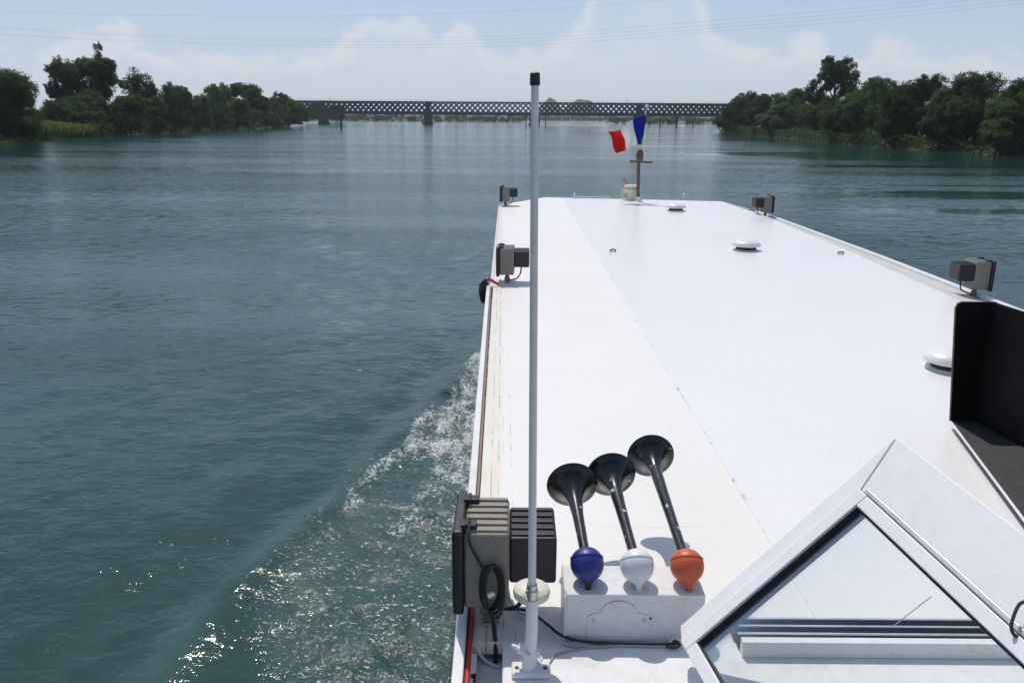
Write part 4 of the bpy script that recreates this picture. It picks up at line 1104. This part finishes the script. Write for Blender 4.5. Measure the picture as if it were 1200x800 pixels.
# ------------------------------------------------------------------ mushroom vents and small roof fittings
def vent(px, py, label):
    p = at_z(px, py, ZR)
    root = thing('roof_vent', (p.x, p.y, ZR), label, 'vent', 'white mushroom vents on the roof')
    MB().lathe([(0.165, 0.0), (0.175, 0.004), (0.175, 0.012), (0.150, 0.016)], (0, 0, 0), (0, 0, 1), 36).build('base_ring', m_white, root)
    MB().lathe([(0.140, 0.012), (0.140, 0.085)], (0, 0, 0), (0, 0, 1), 28).build('vent_gap', m_gasket, root)
    MB().lathe([(0.14, 0.067), (0.196, 0.062), (0.205, 0.070), (0.203, 0.084), (0.190, 0.108), (0.160, 0.130), (0.100, 0.146), (0.03, 0.152), (0.002, 0.1525)], (0, 0, 0), (0, 0, 1), 44).build('cap', m_white, root)
    return root
vent(1114, 432, 'nearest white mushroom vent, partly hidden by the black light screen')
vent(874, 293, 'middle white mushroom vent on the right half of the roof')
vent(792, 247, 'farthest white mushroom vent near the flagstaff')
for (px, py, lab) in ((718, 295, 'tiny dark metal fitting near the middle of the roof'), (985, 298, 'tiny dark metal fitting near the right edge of the roof')):
    p = at_z(px, py, ZR); o = thing('roof_fitting', (p.x, p.y, ZR), lab, 'fitting', 'small dark fittings on the roof')
    MB().lathe([(0.045, 0), (0.045, 0.008), (0.02, 0.012)], (0, 0, 0), (0, 0, 1), 16).build('base', m_steel, o)
    MB().tube([(-0.04, 0, 0.012), (-0.025, 0, 0.032), (0.03, 0, 0.032), (0.045, 0, 0.014)], 0.010, 8).build('eye', m_brown, o)

# black fender with red lashing over the port edge
fe = thing('fender', (-0.315, 8.95, 2.56), 'black rubber fender hung over the left roof edge with a red lashing', 'fender')
MB().tube([(0, 0, -0.14), (0, 0, -0.11), (0, 0, -0.01), (0.005, 0, 0.07), (0.015, 0, 0.12)], [0.02, 0.042, 0.060, 0.055, 0.02], 14).build('body', m_black, fe)
MB().tube(smooth_path([(0.015, 0, 0.12), (0.05, 0, 0.13), (0.10, 0.02, 0.10), (0.16, 0.05, 0.06)], 5), 0.015, 8).build('lashing', m_redhose, fe)

# ------------------------------------------------------------------ flagstaff, flag, bow fittings
st = at_z(747.5, 236, ZR); YS = st.y
fs_ = thing('flagstaff', (st.x, YS, ZR), 'brown wooden flagstaff with crossbar at the bow end of the roof', 'flagstaff')
top_ = at_y(757.8, 126, YS); mid = at_y(748.5, 188, YS)
MB().tube([(st.x, YS, ZR), mid], [0.038, 0.036], 12).build('mast', m_brown, fs_, local=False)
MB().tube([mid, top_], [0.018, 0.013], 10).build('top_staff', m_steel, fs_, local=False)
cl_ = at_y(738, 189, YS); cr_ = at_y(764.5, 190.5, YS)
MB().tube([cl_, cr_], 0.024, 10).build('crossbar', m_brown, fs_, local=False)
blk = at_y(749.7, 182, YS)
MB().lathe([(0.05, -0.14), (0.075, -0.10), (0.085, 0.02), (0.06, 0.10), (0.03, 0.13)], (blk.x, YS - 0.02, blk.z), (0, 0, 1), 16).build('lantern', m_brown, fs_, local=False)
MB().lathe([(0.10, 0), (0.10, 0.015), (0.05, 0.02), (0.045, 0.10)], (st.x, YS, ZR), (0, 0, 1), 20).build('foot', m_white, fs_, local=False)
MB().lathe([(0.03, 0), (0.045, 0.03), (0.02, 0.07)], top_, (0.2, 0, 1), 12).build('finial', m_dome, fs_, local=False)

tops_ = [(757.7, 135), (741, 140.5), (727.5, 151.0), (713.5, 154.5)]
bots_ = [(752.3, 169.5), (746.5, 170), (734.5, 175), (721.5, 180)]
def sp(pl): return smooth_path([at_y(x, y, YS) for x, y in pl], 12)
ta, ba = sp(tops_), sp(bots_); nu = len(ta); nv = 15
fv = []; ff = []; fm_ = []
for i in range(nu):
    u_ = i / (nu - 1)
    for j in range(nv):
        v_ = j / (nv - 1); p = ta[i].lerp(ba[i], v_)
        rip = 0.07 * u_ ** 0.6 * math.sin(u_ * 8.5 + v_ * 2.2) + 0.035 * math.sin(u_ * 21 - v_ * 5) * u_ ** 0.5
        sag = 0.03 * math.sin(v_ * 7 + u_ * 6) * u_ ** 0.7
        fv.append((p.x + sag * 0.5, p.y + rip - 0.02, p.z + sag * 0.6))
for i in range(nu - 1):
    for j in range(nv - 1):
        ff.append((i * nv + j, i * nv + j + 1, (i + 1) * nv + j + 1, (i + 1) * nv + j)); fm_.append(min(2, int(3 * i / (nu - 1))))
fl_ = MB(); fl_.v = fv; fl_.f = ff; fl_.m = fm_; fl_.sm = [True] * len(ff)
fo = fl_.build('flag', [m_fl_b, m_fl_w, m_fl_r], None, solid=0.004)
setp(fo, 'blue white and red tricolour flag flying from the bow flagstaff', 'flag')

# pale capstan like fitting and vent cowl behind the flagstaff
cp = at_z(740.5, 234.5, ZR); 
ca = thing('capstan', (cp.x, cp.y - 0.0, ZR), 'pale drum shaped capstan behind the flagstaff at the bow', 'capstan')
MB().lathe([(0.15, 0), (0.15, 0.03), (0.10, 0.05), (0.09, 0.15), (0.13, 0.17), (0.185, 0.19), (0.19, 0.25), (0.15, 0.27), (0.19, 0.30), (0.18, 0.335), (0.02, 0.345)], (0, 0, 0), (0, 0, 1), 28).build('drum', m_dome, ca)
MB().bb((-0.22, -0.12, 0.0), (0.22, 0.12, 0.02)).build('base_plate', m_grey_edge, ca)
cw = at_z(731, 232, ZR)
co_ = thing('vent_cowl', (cw.x, cw.y + 0.1, ZR), 'weathered grey cowl ventilator left of the capstan at the bow', 'ventilator')
MB().tube([(0, 0, 0), (0, 0, 0.24)], 0.07, 14).build('pipe', m_grey_edge, co_)
MB().lathe([(0.07, -0.08), (0.11, -0.02), (0.135, 0.05), (0.14, 0.065), (0.13, 0.065), (0.08, 0.0), (0.02, -0.03)], (0, 0, 0.33), (-0.75, 0.3, 0.55), 20).build('hood', paint('weathered grey', (0.40, 0.39, 0.36), 0.7, 0.2), co_)
ba_ = MB().bb((1.45, 19.54, ZR), (2.25, 19.585, ZR + 0.035)).build('roof_batten', m_grey_edge)
setp(ba_, 'low pale batten lying along the front edge of the roof left of the capstan', 'batten')
for (px, lab) in ((673, 'tiny white upright peg on the front roof edge left of the capstan'), (801, 'tiny white upright peg on the front roof edge right of the flagstaff')):
    p = at_z(px, 232.5, ZR); o = thing('edge_peg', (p.x, p.y, ZR), lab, 'peg', 'white pegs on the front roof edge')
    MB().tube([(0, 0, -0.01), (0, 0, 0.10)], [0.02, 0.014], 8).build('post', m_white, o)
    MB().lathe([(0.02, 0.098), (0.028, 0.11), (0.01, 0.125)], (0, 0, 0), (0, 0, 1), 10).build('knob', m_white, o)

# ------------------------------------------------------------------ summer haze over the valley
vm = bpy.data.materials.new('haze'); vm.use_nodes = True
vt = vm.node_tree; vt.nodes.remove(vt.nodes['Principled BSDF'])
pv = vt.nodes.new('ShaderNodeVolumePrincipled'); pv.inputs['Color'].default_value = (0.86, 0.92, 1.0, 1); pv.inputs['Density'].default_value = 0.00012; pv.inputs['Anisotropy'].default_value = 0.3
vt.links.new(pv.outputs[0], vt.nodes['Material Output'].inputs['Volume'])
HZ = MB().bb((-9500, -500, -3), (9500, 14500, 95)).build('haze', vm)
setp(HZ, kind='stuff')
